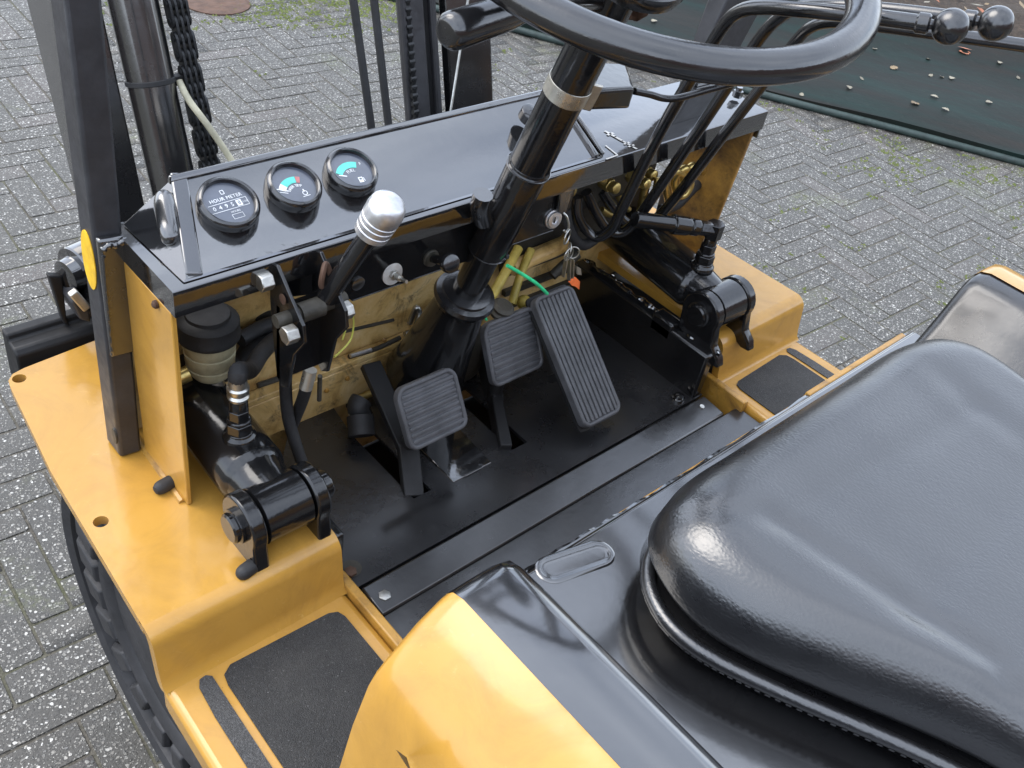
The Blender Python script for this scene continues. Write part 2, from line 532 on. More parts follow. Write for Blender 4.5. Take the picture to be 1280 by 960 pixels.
for x, y, a0 in [(k[1], k[2], k[3]) for k in vis[300:] + hid] + far:
    ca, sa = math.cos(GA + R(a0) + rb.uniform(-.008, .008)), math.sin(GA + R(a0))
    dz = rb.uniform(-.0005, .0006); tx, ty = rb.uniform(-.004, .004), rb.uniform(-.009, .009)
    def pt(u, v, z): return (x + u * ca - v * sa, y + u * sa + v * ca, z + dz + u * tx + v * ty)
    L, W_, t = .1050, .0344, .0022
    a_ = [fb.v(pt(u, v, 0)) for u, v in ((-L + t, -W_ + t), (L - t, -W_ + t), (L - t, W_ - t), (-L + t, W_ - t))]
    c_ = [fb.v(pt(u, v, -.012)) for u, v in ((-L, -W_), (L, -W_), (L, W_), (-L, W_))]
    fb.f(a_)
    for k in range(4): fb.f([a_[k - 1], c_[k - 1], c_[k], a_[k]])
me = bpy.data.meshes.new('paver_field'); fb.b.to_mesh(me); fb.b.free(); me.materials.append(M['paver_concrete_field'])
o = bpy.data.objects.new('paver_field', me); COL.objects.link(o); o.parent = ground; o['kind'] = 'stuff'

# dark green sheet lying along the far edge of the paving
def edge_pt(t, s, z): 
    q = EDGE_A + ed * t + en * s
    return (q.x, q.y, z)
SH = B()
NT, NS = 60, 10
rows = []
for i in range(NT + 1):
    t = -3.5 + 9.5 * i / NT; row = []
    for j in range(NS + 1):
        s = .05 + 1.15 * j / NS
        z = .030 + .012 * math.sin(s * 5.0 + 1.2) + .06 * s + .02 * noise.noise((t * 1.2, s * 2, 0))
        row.append(SH.v(edge_pt(t, s, z)))
    rows.append(row)
for i in range(NT):
    for j in range(NS): SH.f([rows[i][j], rows[i + 1][j], rows[i + 1][j + 1], rows[i][j + 1]])
low = [[SH.v((v.co.x, v.co.y, .0)) for v in (row[0], row[-1])] for row in rows]
for i in range(NT):
    SH.f([rows[i][0], low[i][0], low[i + 1][0], rows[i + 1][0]]); SH.f([rows[i][-1], rows[i + 1][-1], low[i + 1][1], low[i][1]])
SH.f([rows[0][0], rows[0][-1], low[0][1], low[0][0]]); SH.f([rows[-1][0], low[-1][0], low[-1][1], rows[-1][-1]])
sheet = SH.build('green_sheet', 'green_sheet')
tag(sheet, 'dark green sheet strewn with fallen leaves, lying along the edge of the grey paving', 'ground sheet')
eb = B()
pts = [edge_pt(-3.5 + .25 * i, .045, .014 + .008 * noise.noise((i * .4, 3, 1))) for i in range(39)]
eb.tube(pts, .015, n=10, sub=2)
eb.build('rolled_edge', 'green_edge', sheet)

# soil bed beyond the sheet
sb = B()
rows = []
for i in range(71):
    t = -6 + 14 * i / 70; row = []
    for j in range(31):
        s = 1.12 + 5.0 * j / 30
        z = .05 + .10 * min(1, (s - 1.12) * 2) + .06 * noise.noise((t * 2.2, s * 2.2, 5)) + .03 * noise.noise((t * 7, s * 7, 2))
        if j == 0: z = .0
        row.append(sb.v(edge_pt(t, s + .05 * noise.noise((t * 3, j, 1)), z)))
    rows.append(row)
for i in range(70):
    for j in range(30): sb.f([rows[i][j], rows[i + 1][j], rows[i + 1][j + 1], rows[i][j + 1]])
soil = sb.build('soil_bed', 'soil'); soil['kind'] = 'structure'

# unseen brick wall behind the viewpoint, added for brown reflections in upright glossy faces
a = Mat('brick').set(rough=.85)
bt = a.n.new("ShaderNodeTexBrick"); bt.inputs['Scale'].default_value = 4.0
bt.inputs['Color1'].default_value = (.13, .06, .04, 1); bt.inputs['Color2'].default_value = (.09, .045, .03, 1); bt.inputs['Mortar'].default_value = (.16, .14, .12, 1)
mpb = a.n.new("ShaderNodeMapping"); mpb.inputs['Rotation'].default_value = (R(90), 0, 0); a.l.new(a.position(), mpb.inputs[0]); a.l.new(mpb.outputs[0], bt.inputs['Vector'])
a.to(bt.outputs['Color'], 'Base Color'); M['brick'] = a.m
o = B().span(-16, 16, -7.3, -7.0, -.1, 3.3).build('unseen_brick_wall', 'brick'); o['kind'] = 'structure'

# leaves
def leaf_mesh(name, mat, seed, L=.06):
    rnd = random.Random(seed); b = B(); n = 12; lo, hi = [], []
    for k in range(n + 1):
        t = k / n; w = L * .34 * math.sin(math.pi * t) ** .7 * (1 + .35 * math.sin(k * 2.4)) + .0006
        z = .002 + .003 * math.sin(t * 3 + seed) + rnd.uniform(-.001, .001)
        lo.append(b.v(((t - .5) * L, -w, z + .002 * rnd.random()))); hi.append(b.v(((t - .5) * L, w, z + .002 * rnd.random())))
    mid = [b.v(((k / n - .5) * L, 0, .001 + .003 * math.sin(k / n * 3 + seed))) for k in range(n + 1)]
    for k in range(n):
        b.f([lo[k], lo[k + 1], mid[k + 1], mid[k]]); b.f([mid[k], mid[k + 1], hi[k + 1], hi[k]])
    me = b.mesh(name, 80); me.materials.append(M[mat]); return me
leaf_kinds = [leaf_mesh('fallen_leaf', ('leaf_pale', 'leaf_dry', 'leaf_pale', 'leaf_red')[i], i, (.035, .045, .024, .06)[i]) for i in range(4)]
def sheet_z(x, y):
    q = Vector((x, y)) - EDGE_A; t, s = q.dot(ed), q.dot(en)
    return .030 + .012 * math.sin(s * 5.0 + 1.2) + .06 * s + .02 * noise.noise((t * 1.2, s * 2, 0))
leaf_at = [((3.1183, 1.8434, 0.0800), 0, 'fallen leaf lying on the green sheet, the pale one nearest the steering wheel rim'),
           ((3.2765, 1.8778, 0.0900), 2, 'fallen leaf lying on the green sheet, pale and just above another by the wheel rim'),
           ((3.4376, 1.6060, 0.0800), 0, 'small pale fallen leaf lying on the green sheet below the lever knobs'),
           ((3.2717, 1.6075, 0.0800), 1, 'fallen leaf lying on the green sheet, the dull brown smear left of a pale one'),
           ((3.3566, 1.5072, 0.0800), 0, 'fallen leaf lying on the green sheet, the broad pale one nearest the paving'),
           ((3.6510, 1.4512, 0.0800), 0, 'ragged pale fallen leaf on the green sheet, right of the broad one'),
           ((3.7418, 1.6839, 0.1000), 0, 'long pale fallen leaf on the green sheet in a line of crumbs'),
           ((3.6651, 1.7496, 0.1000), 2, 'tiny fallen leaf at the left end of a line of crumbs on the sheet'),
           ((3.7078, 1.7151, 0.1000), 2, 'tiny fallen leaf lying on the green sheet in the middle of a line of crumbs'),
           ((4.0890, 1.5225, 0.1000), 2, 'tiny fallen leaf lying on the green sheet at the photo edge'),
           ((4.0695, 1.8025, 0.1100), 3, 'reddish dry fallen leaf beneath the round lever knobs'),
           ((3.8316, 1.8594, 0.1100), 2, 'pale fallen leaf lying at the seam of green sheet and soil under the lever knob'),
           ((3.5581, 1.8814, 0.1000), 1, 'brown fallen leaf lying on the green sheet below the lever rods'),
           ((3.6551, 2.0484, 0.1100), 2, 'pale fallen leaf lying right beside the wheel rim under the lever rods'),
           ((4.1382, 1.6503, 0.1100), 0, 'pale fallen leaf lying on the soil edge below the lowest lever rod'),
           ((2.8628, 1.9107, 0.0700), 2, 'tiny fallen leaf lying on the green sheet under the steering wheel rim'),
           ((2.7890, 2.6973, 0.1000), 0, 'pale fallen leaf lying on the green sheet seen inside the steering wheel')]
rl = random.Random(5)
for p, k, lab in leaf_at:
    o = bpy.data.objects.new('fallen_leaf', leaf_kinds[k]); COL.objects.link(o)
    o.location = (p[0], p[1], max(sheet_z(p[0], p[1]), .03) + .002); o.rotation_euler = (0, 0, rl.uniform(0, 6.28))
    tag(o, lab, 'leaf', 'fallen leaves on the green sheet')
lb = B().mat('leaf_dry').mat('leaf_pale').mat('leaf_red')
for k in range(900):
    t, s = rl.uniform(-5, 7), 1.05 + abs(rl.gauss(0, 1.1))
    if s > 5: continue
    q = edge_pt(t, s, .05 + .10 * min(1, max(0, s - 1.12) * 2) + .06 * noise.noise((t * 2.2, s * 2.2, 5)) + .03)
    lb.mat(rl.choice(['leaf_dry', 'leaf_dry', 'leaf_pale', 'leaf_red'])); a0 = rl.uniform(0, 6.28); l = rl.uniform(.012, .045)
    u = Vector((math.cos(a0), math.sin(a0), rl.uniform(-.4, .4))) * l; w_ = Vector((-math.sin(a0), math.cos(a0), rl.uniform(-.4, .4))) * l * .5
    q = V(q); vs = [lb.v(q - u), lb.v(q + w_), lb.v(q + u), lb.v(q - w_)]; lb.f(vs)
o = lb.build('leaf_litter'); tag(o, 'dry leaf litter scattered over the dark soil beyond the green sheet', 'leaves', kind='stuff')
# moss tufts along the joints: at the sheet's edge and the far left corner
mb = B()
def tuft(x, y, z, r):
    for k in range(5):
        a0 = rl.uniform(0, 6.28); d = rl.uniform(0, r)
        cx, cy = x + d * math.cos(a0), y + d * math.sin(a0); h = rl.uniform(.003, .009)
        b1 = rl.uniform(0, 6.28); w_ = rl.uniform(.004, .012)
        top = mb.v((cx, cy, z + h)); base = [mb.v((cx + w_ * math.cos(b1 + q), cy + w_ * math.sin(b1 + q), z)) for q in (0, 2.1, 4.2)]
        for q in range(3): mb.f([base[q - 1], base[q], top])
for k in range(1300):
    t, s = rl.uniform(-3, 4.2), -abs(rl.gauss(0, .22))
    if noise.noise((t * 2.5, s * 3, 1)) < .02: continue
    p = edge_pt(t, s, -.002); tuft(p[0], p[1], p[2], .03)
for k in range(1500):
    x, y = rl.gauss(1.75, .5), rl.gauss(3.75, .28)
    if noise.noise((x * 2.5, y * 3, 7)) < -.05: continue
    tuft(x, y, -.001, .04)
for k in range(700):
    x, y = rl.uniform(1.2, 3.6), rl.uniform(.4, 2.4)
    if beyond(x, y) > -.05 or noise.noise((x * 2, y * 2, 4)) < .15: continue
    tuft(x, y, -.003, .02)
o = mb.build('moss_growth', 'moss', sharp=180); tag(o, 'yellow green moss growing over the paver joints by the green sheet', 'moss', kind='stuff')
o = B().lathe((1.1253, 3.6151, 0.0000), UP, [(-.01, .135), (.004, .135), (.006, .12), (.004, .10), (.006, .08), (.005, .001)], n=28).build('drain_cover', 'rusty_steel')
tag(o, 'rust red round drain cover set in the paving by the moss', 'drain cover')

# ================================================================== FORKLIFT
F = empty('forklift', loc=(0, .6, 0))
tag(F, 'yellow and black forklift truck with open operator compartment, black vinyl seat and pedals', 'forklift')
FI = Matrix.Translation((0, -.6, 0))
def part(o):
    """parts are modelled in place; keep them there under the truck's own empty"""
    o.parent = F; o.matrix_parent_inverse = FI; return o
def P_(bb, name, mat=None, bevel=0, **k): return part(bb.build(name, mat, None, bevel, **k))
def S_(bb, name, par, mat=None, bevel=0, **k): return bb.build(name, mat, par, bevel, **k)

DECK, STEP, FLOOR, TRAY = .640, .560, .555, .952
CX = .022                      # middle of the machine
def mir(x): return 2 * CX - x

# ---- front fenders with deck, riser and step (left and right)
def extr(bb, prof, x0, x1):
    """prof in (y, z), pushed along x"""
    bb.prism([(x0, y, z) for y, z in prof], (x1 - x0, 0, 0)); return bb
def fender(sgn):
    X = (lambda x: x) if sgn < 0 else mir
    b = B()
    # deck plate outline with rounded front corner
    pl = [(-.345, 1.075), (-.4276, 1.0692), (-.521, 1.0603), (-.537, 1.056), (-.546, 1.046), (-.549, 1.030), (-.557, .95), (-.566, .866), (-.573, .70), (-.577, .612), (-.345, .612)]
    # holes are cut as real openings: the plate is built as strips around them
    bm2 = b.b
    loop = [b.v((X(x), y, DECK)) for x, y in pl]
    if sgn < 0:
        holes = [(-.5335, 1.0435, .0085), (-.5518, .7657, .0085)]
    else: holes = []
    edges = [bm2.edges.new((loop[i - 1], loop[i])) for i in range(len(loop))]
    hl = []
    for hx, hy, hr in holes:
        r_ = b.ring(V((hx, hy, DECK)), Vector((1, 0, 0)), Vector((0, 1, 0)), hr, 16); hl.append(r_)
        edges += [bm2.edges.new((r_[i - 1], r_[i])) for i in range(16)]
    bmesh.ops.triangle_fill(bm2, use_beauty=True, edges=edges)
    def wall(vs, h):
        lo = [b.v((v.co.x, v.co.y, v.co.z - h)) for v in vs]
        for i in range(len(vs)): b.f([vs[i - 1], lo[i - 1], lo[i], vs[i]])
    wall(loop, .014)
    for r_ in hl: wall(r_, .014)
    deck = P_(b, 'fender', 'yellow_paint', sharp=50)
    # riser with rolled top edge, running down to the step
    prof = []
    for k in range(7):
        a0 = R(90 - 75 * k / 6); prof.append((.612 - .020 + .020 * (1 - math.cos(R(75 * k / 6))) * 0 - .0 - .020 * math.sin(R(75 * k / 6)) + .020, DECK - .020 + .020 * math.cos(R(75 * k / 6))))
    prof = [(.612 - .022 * math.sin(R(80 * k / 6)), DECK - .022 + .022 * math.cos(R(80 * k / 6))) for k in range(7)]
    prof += [(.583, STEP + .016), (.580, STEP + .006), (.574, STEP)]
    r_ = B()
    back = [(y + .012, z - .004) for y, z in prof]
    x0, x1 = X(-.577), X(-.345)
    n = len(prof)
    va = [r_.v((x0, y, z)) for y, z in prof]; vb = [r_.v((x1, y, z)) for y, z in prof]
    wa = [r_.v((x0, y, z)) for y, z in back]; wb = [r_.v((x1, y, z)) for y, z in back]
    for k in range(n - 1):
        r_.f([va[k], va[k + 1], vb[k + 1], vb[k]]); r_.f([wa[k], wb[k], wb[k + 1], wa[k + 1]])
        r_.f([va[k], wa[k], wa[k + 1], va[k + 1]]); r_.f([vb[k], vb[k + 1], wb[k + 1], wb[k]])
    S_(r_, 'riser', deck, 'yellow_paint')
    # step: slab with turned-down outer edge
    s = B()
    s.prism([(X(-.574), .592, STEP), (X(-.345), .592, STEP), (X(-.345), -.30, STEP), (X(-.592), -.30, STEP), (X(-.590), .1, STEP), (X(-.576), .575, STEP)], (0, 0, -.045))
    S_(s, 'step', deck, 'yellow_paint', bevel=.009, seg=3)
    # grit mats
    q = B()
    pts = [(-.509, .578 - .02), (-.3725, .559), (-.3655, .552), (-.3655, .20), (-.518, .20), (-.5215, .55)]
    q.prism([(X(x), y, STEP + .0005) for x, y in [(-.505, .5665), (-.380, .5615), (-.370, .557), (-.3665, .547), (-.3665, .15), (-.528, .15), (-.5195, .545), (-.5165, .559)]], (0, 0, .0016))
    S_(q, 'grit_mat', deck, 'grit_mat')
    q = B()
    q.prism([(X(x), y, STEP + .0005) for x, y in [(-.5405, .569), (-.533, .570), (-.5275, .565), (-.529, .52), (-.5375, .15), (-.5585, .15), (-.549, .52), (-.5455, .56)]], (0, 0, .0014))
    S_(q, 'grit_strip', deck, 'grit_strip')
    # inner upright lip of the step, next to the floor
    l = B().span(min(X(-.345), X(-.333)), max(X(-.345), X(-.333)), .44 if sgn < 0 else .515, .60, .50, STEP + .010)
    S_(l, 'step_lip', deck, 'yellow_worn', bevel=.002)
    return deck
fl = fender(-1); fl['label'] = 'left yellow fender deck with grit step'
fr = fender(1); fr['label'] = 'right yellow fender deck with grit step'

# ---- tyres under the fenders
def tyre(xo, xi, y0):
    w = empty('wheel', None); part(w)
    rz = .300; sg = 1 if xi > xo else -1; wd = abs(xi - xo)
    prof = [(.012, .15), (.004, .16), (.002, .176), (.013, .182), (.014, .258), (.000, .262), (-.006, .278), (.000, .292), (.016, .298), (wd - .02, .298), (wd - .006, .285), (wd, .22), (wd, .15)]
    S_(B().lathe((xo, y0, rz), (sg, 0, 0), prof, n=80), 'tyre', w, 'tyre_rubber')
    N = 22
    for k in range(N):
        a0 = 2 * math.pi * k / N; lug = B()
        def pt(dx, rr, da): return (xo + sg * dx, y0 + rr * math.cos(a0 + da), rz + rr * math.sin(a0 + da))
        hw = .112
        lug.hexa([pt(.013, .186, -hw), pt(.013, .190, hw * .8), pt(.013, .262, hw), pt(.013, .254, -hw * .8),
                  pt(.000, .194, -hw * .85), pt(.000, .197, hw * .66), pt(.000, .250, hw * .86), pt(.000, .245, -hw * .66)])
        S_(lug, 'tread_lug', w, 'tyre_rubber', bevel=.003)
    S_(B().lathe((xo + sg * .012, y0, rz), (sg, 0, 0), [(.02, .05), (.0, .150), (.05, .152)], n=40), 'rim', w, 'yellow_paint')
    return w
tyre(-.512, -.36, .775); tyre(mir(-.512), mir(-.36), .775)

# ---- overhead guard posts
def post(pts_bottom, pts_top, name='guard_post'):
    b = B(); b.hexa(list(pts_bottom) + list(pts_top)); return P_(b, name, 'mast_grey', bevel=.004)
gp = post([(-.492, .845, DECK + .001), (-.466, .842, DECK + .001), (-.466, .883, DECK + .001), (-.492, .883, DECK + .001)],
          [(-.482, .845, 1.20), (-.449, .845, 1.19), (-.449, .880, 1.19), (-.482, .880, 1.20)])
S_(B().hexa([(-.482, .845, 1.20), (-.449, .845, 1.19), (-.449, .880, 1.19), (-.482, .880, 1.20), (-.470, .845, 2.02), (-.437, .845, 2.02), (-.437, .88, 2.02), (-.470, .88, 2.02)]), 'upper_post', gp, 'mast_grey', bevel=.003)
# yellow oval sticker on the outer face, bolt slot at its foot, welded stiffener on its rear face
def face_x(y, z): return -.492 + .010 * (z - .64) / .56
c = (-0.4870, 0.8632, 0.9159); oval = B()
oval.prism([(face_x(0, c[2] + .035 * math.sin(a)) - .0012, c[1] + .0155 * math.cos(a), c[2] + .036 * math.sin(a)) for a in [2 * math.pi * k / 32 for k in range(32)]], (.001, 0, 0))
S_(oval, 'sticker', gp, 'sticker_yellow')
c = (-0.4925, 0.8525, 0.6727); oval = B()
oval.prism([(c[0] - .0006, c[1] + .006 * math.cos(a), c[2] + .012 * math.sin(a)) for a in [2 * math.pi * k / 24 for k in range(24)]], (.002, 0, 0))
S_(oval, 'bolt_slot', gp, 'dirty_oil')
c0, c1 = (-0.4824, 0.8380, 0.9363), (-0.4867, 0.8380, 0.8100)
st = B().hexa([(-.4875, .8395, .80), (-.455, .8395, .797), (-.455, .8455, .797), (-.4875, .8455, .80), (-.4855, .835, .955), (-.447, .835, .950), (-.447, .8455, .950), (-.4855, .8455, .955)])
S_(st, 'stiffener', gp, 'black_satin', bevel=.003)
wl_ = B(); rw = random.Random(2)
wp = [(-0.4834, 0.8340, 0.9438), (-0.4764, 0.8340, 0.9474), (-0.4683, 0.8340, 0.9458), (-0.4588, 0.8340, 0.9487), (-0.4533, 0.8340, 0.9442)]
wl_.tube(wp, lambda t: .0036 + .0005 * math.sin(t * 31), n=10, sub=8)
wl_.tube([(-0.4837, 0.8330, 0.9377), (-0.4854, 0.8340, 0.8980), (-0.4863, 0.8350, 0.8560), ((-0.4874, 0.8360, 0.8117))], lambda t: .0022 + .0005 * math.sin(t * 60), n=8, sub=10)
S_(wl_, 'weld_bead', gp, 'black_satin')
gr_ = post([(.488, .862, .953), (.588, .862, .953), (.588, .885, .953), (.488, .885, .953)], [(.530, .862, 1.10), (.650, .862, 1.10), (.650, .90, 1.10), (.530, .90, 1.10)])
S_(B().hexa([(.530, .862, 1.10), (.650, .862, 1.10), (.650, .90, 1.10), (.530, .90, 1.10), (.57, .862, 2.0), (.66, .862, 2.0), (.66, .90, 2.0), (.57, .90, 2.0)]), 'upper_post', gr_, 'mast_grey')
S_(B().hexa([(.530, .862, .62), (.588, .862, .62), (.588, .885, .62), (.530, .885, .62), (.530, .862, .9525), (.588, .862, .9525), (.588, .885, .9525), (.530, .885, .9525)]), 'lower_post', gr_, 'mast_grey')
S_(B().span(.47, .60, .835, .861, .9525, .957), 'foot_plate', gr_, 'black_gloss')
bo = B(); p = (0.4952, 0.7761, 0.9570); bo.hexnut(p, V(p) + UP * .010, .008); bo.cyl(V(p) + UP * .01, V(p) + UP * .016, .005)
S_(bo, 'bolt', gr_, 'black_gloss')

# ---- yellow side plates carrying the dash
for x, nm, mt, ln in ((-.4625, 'left', 'yellow_paint', 1), (.506, 'right', 'yellow_sooty_shaded', -1)):
    b = B()
    yr = .7346
    prof = [(yr, DECK + .001), (.735, .922), (.842, .922), (.842, DECK + .001)] if ln > 0 else [(.752, DECK + .001), (.733, .9465), (.858, .9465), (.858, DECK + .001)]
    b.prism([(x, y, z) for y, z in prof], (.006, 0, 0))
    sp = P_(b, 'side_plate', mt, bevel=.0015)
    if ln > 0:
        S_(B().cyl((-.4645, .743, DECK), (-.4590, .905, DECK), .005, n=8), 'weld_bead', sp, 'yellow_worn')
        bp = B(); c = V((-0.4630, 0.7732, 0.6473))
        bp.lathe(c, (-1, -.15, .0), [(0, .0085), (.014, .0085), (.018, .0075), (.0215, .005), (.0228, .0005)], n=20)
        S_(bp, 'bumper', sp, 'rubber')
        sc_ = B(); c = V((-0.4630, 0.7639, 0.9147)); sc_.lathe(c, (-1, 0, 0), [(0, .0045), (.003, .0045), (.005, .002)], n=12)
        S_(sc_, 'screw', sp, 'rusty_steel')

# ---- dash tray with turned-down rear lip
b = B()
yf, xl, xr = .7268, -.462, .516
prof = [(yf + .003, .9515), (yf + .0008, .9505), (yf, .948), (yf, .921), (yf + .003, .921), (yf + .0035, .9475), (.862, .9475), (.862, .9515)]
b.prism([(xl, y, z) for y, z in prof], (xr - xl, 0, 0))
b.prism([(xl, yf + .003, .9475), (xl, .862, .9475), (xl, .862, .921), (xl, yf + .003, .921)], (.003, 0, 0))
b.prism([(xr - .003, yf + .003, .9475), (xr - .003, .862, .9475), (xr - .003, .862, .905), (xr - .003, yf + .003, .905)], (.003, 0, 0))
tray = P_(b, 'dash_tray', 'black_gloss', sharp=30)
pr = B()        # worn white print on the tray
def tray_place(cu, cv, ax, s=1.0):
    ax = V(ax).normalized(); ay = Vector((-ax.y, ax.x, 0))
    return lambda u, v: V((cu, cv, .9525)) + ax * u * s + ay * v * s
p0 = V((0.2089, 0.7828, 0.9525)); p1 = V((0.2114, 0.7387, 0.9525)); d = (p1 - p0)
for k, (t, l, w_) in enumerate(((0, .012, .004), (.10, .004, .013), (.22, .010, .004), (.34, .005, .004), (.46, .005, .004), (.57, .005, .004), (.70, .010, .003), (.78, .003, .011), (.90, .012, .0035), (.97, .003, .012), (1.06, .012, .0035))):
    c = p0 + d * t; u = d.normalized(); v = Vector((-u.y, u.x, 0))
    pr.prism([c - u * l / 2 - v * w_ / 2, c + u * l / 2 - v * w_ / 2, c + u * l / 2 + v * w_ / 2, c - u * l / 2 + v * w_ / 2], (0, 0, .0004))
q = [V((0.1770, 0.7567, 0.9525)), V((0.1725, 0.7295, 0.9525)), V((0.1492, 0.7283, 0.9525))]
for a_, b_ in ((q[0], q[1]), (q[1], q[2])):
    u = (b_ - a_).normalized(); v = Vector((-u.y, u.x, 0)) * .0012
    pr.prism([a_ - v, b_ - v, b_ + v, a_ + v], (0, 0, .0004))
S_(pr, 'worn_print', tray, 'worn_print')

# ---- instrument pod: sloped face, raised border, hollow end bump
TH = R(25)
E2 = Vector((0, math.cos(TH), math.sin(TH))); NF = Vector((0, -math.sin(TH), math.cos(TH)))
FC = Vector((-.3627, .7986, .9821))          # hour meter centre, on the face
def fp(x, t, h=0.0): return Vector((x, FC.y, FC.z)) + E2 * t + NF * h
pod = B()
tf, tb = -.066, .049
# solid body (face recessed 5 mm below the border)
H = -.0015
A = [fp(-.441, tf, H), fp(.148, tf, H), fp(.150, tb, H), fp(-.398, tb, H)]
Bt = [Vector((-.447, .7345, .953)), Vector((.150, .7345, .953)), Vector((.158, .861, .953)), Vector((-.452, .855, .953))]
pod.hexa([Bt[0], Bt[1], Bt[2], Bt[3], A[0], A[1], A[2], A[3]])
podo = P_(pod, 'instrument_pod', 'black_gloss', bevel=.003)
rim_ = B()
def bar(p, w, h):   # raised border strip between face points (x,t) pairs
    (x0, t0), (x1, t1) = p
    d_ = Vector((x1 - x0, t1 - t0, 0)).normalized(); n_ = Vector((-d_.y, d_.x, 0))
    c = [(x0, t0), (x1, t1), (x1 + n_.x * w, t1 + n_.y * w), (x0 + n_.x * w, t0 + n_.y * w)]
    rim_.hexa([fp(x, t, -.012) for x, t in c] + [fp(x, t, h) for x, t in c])
bar(((-.424, tf - .001), (-.383, tb)), .0175, .0003)
bar(((-.404, tb - .007), (.152, tb - .007)), .009, .0015)
bar(((.138, tf - .001), (.141, tb - .006)), -.006, .003)
bar(((.150, tf - .001), (.151, tb - .006)), -.006, .003)
S_(rim_, 'border', podo, 'black_gloss', bevel=.0025, seg=3)
bm_ = B()
c0 = V((-0.4250, 0.8224, 0.9815)); 
bm_.tube([(-.412, .838, .990), (-.4175, .826, .985), (-.423, .812, .979), (-.429, .796, .972), (-.434, .783, .966)], lambda t: .0115 * max(.02, 1 - (2 * t - 1) ** 4) ** .5, n=18, sub=6)
S_(bm_, 'corner_bulge', podo, 'black_satin')

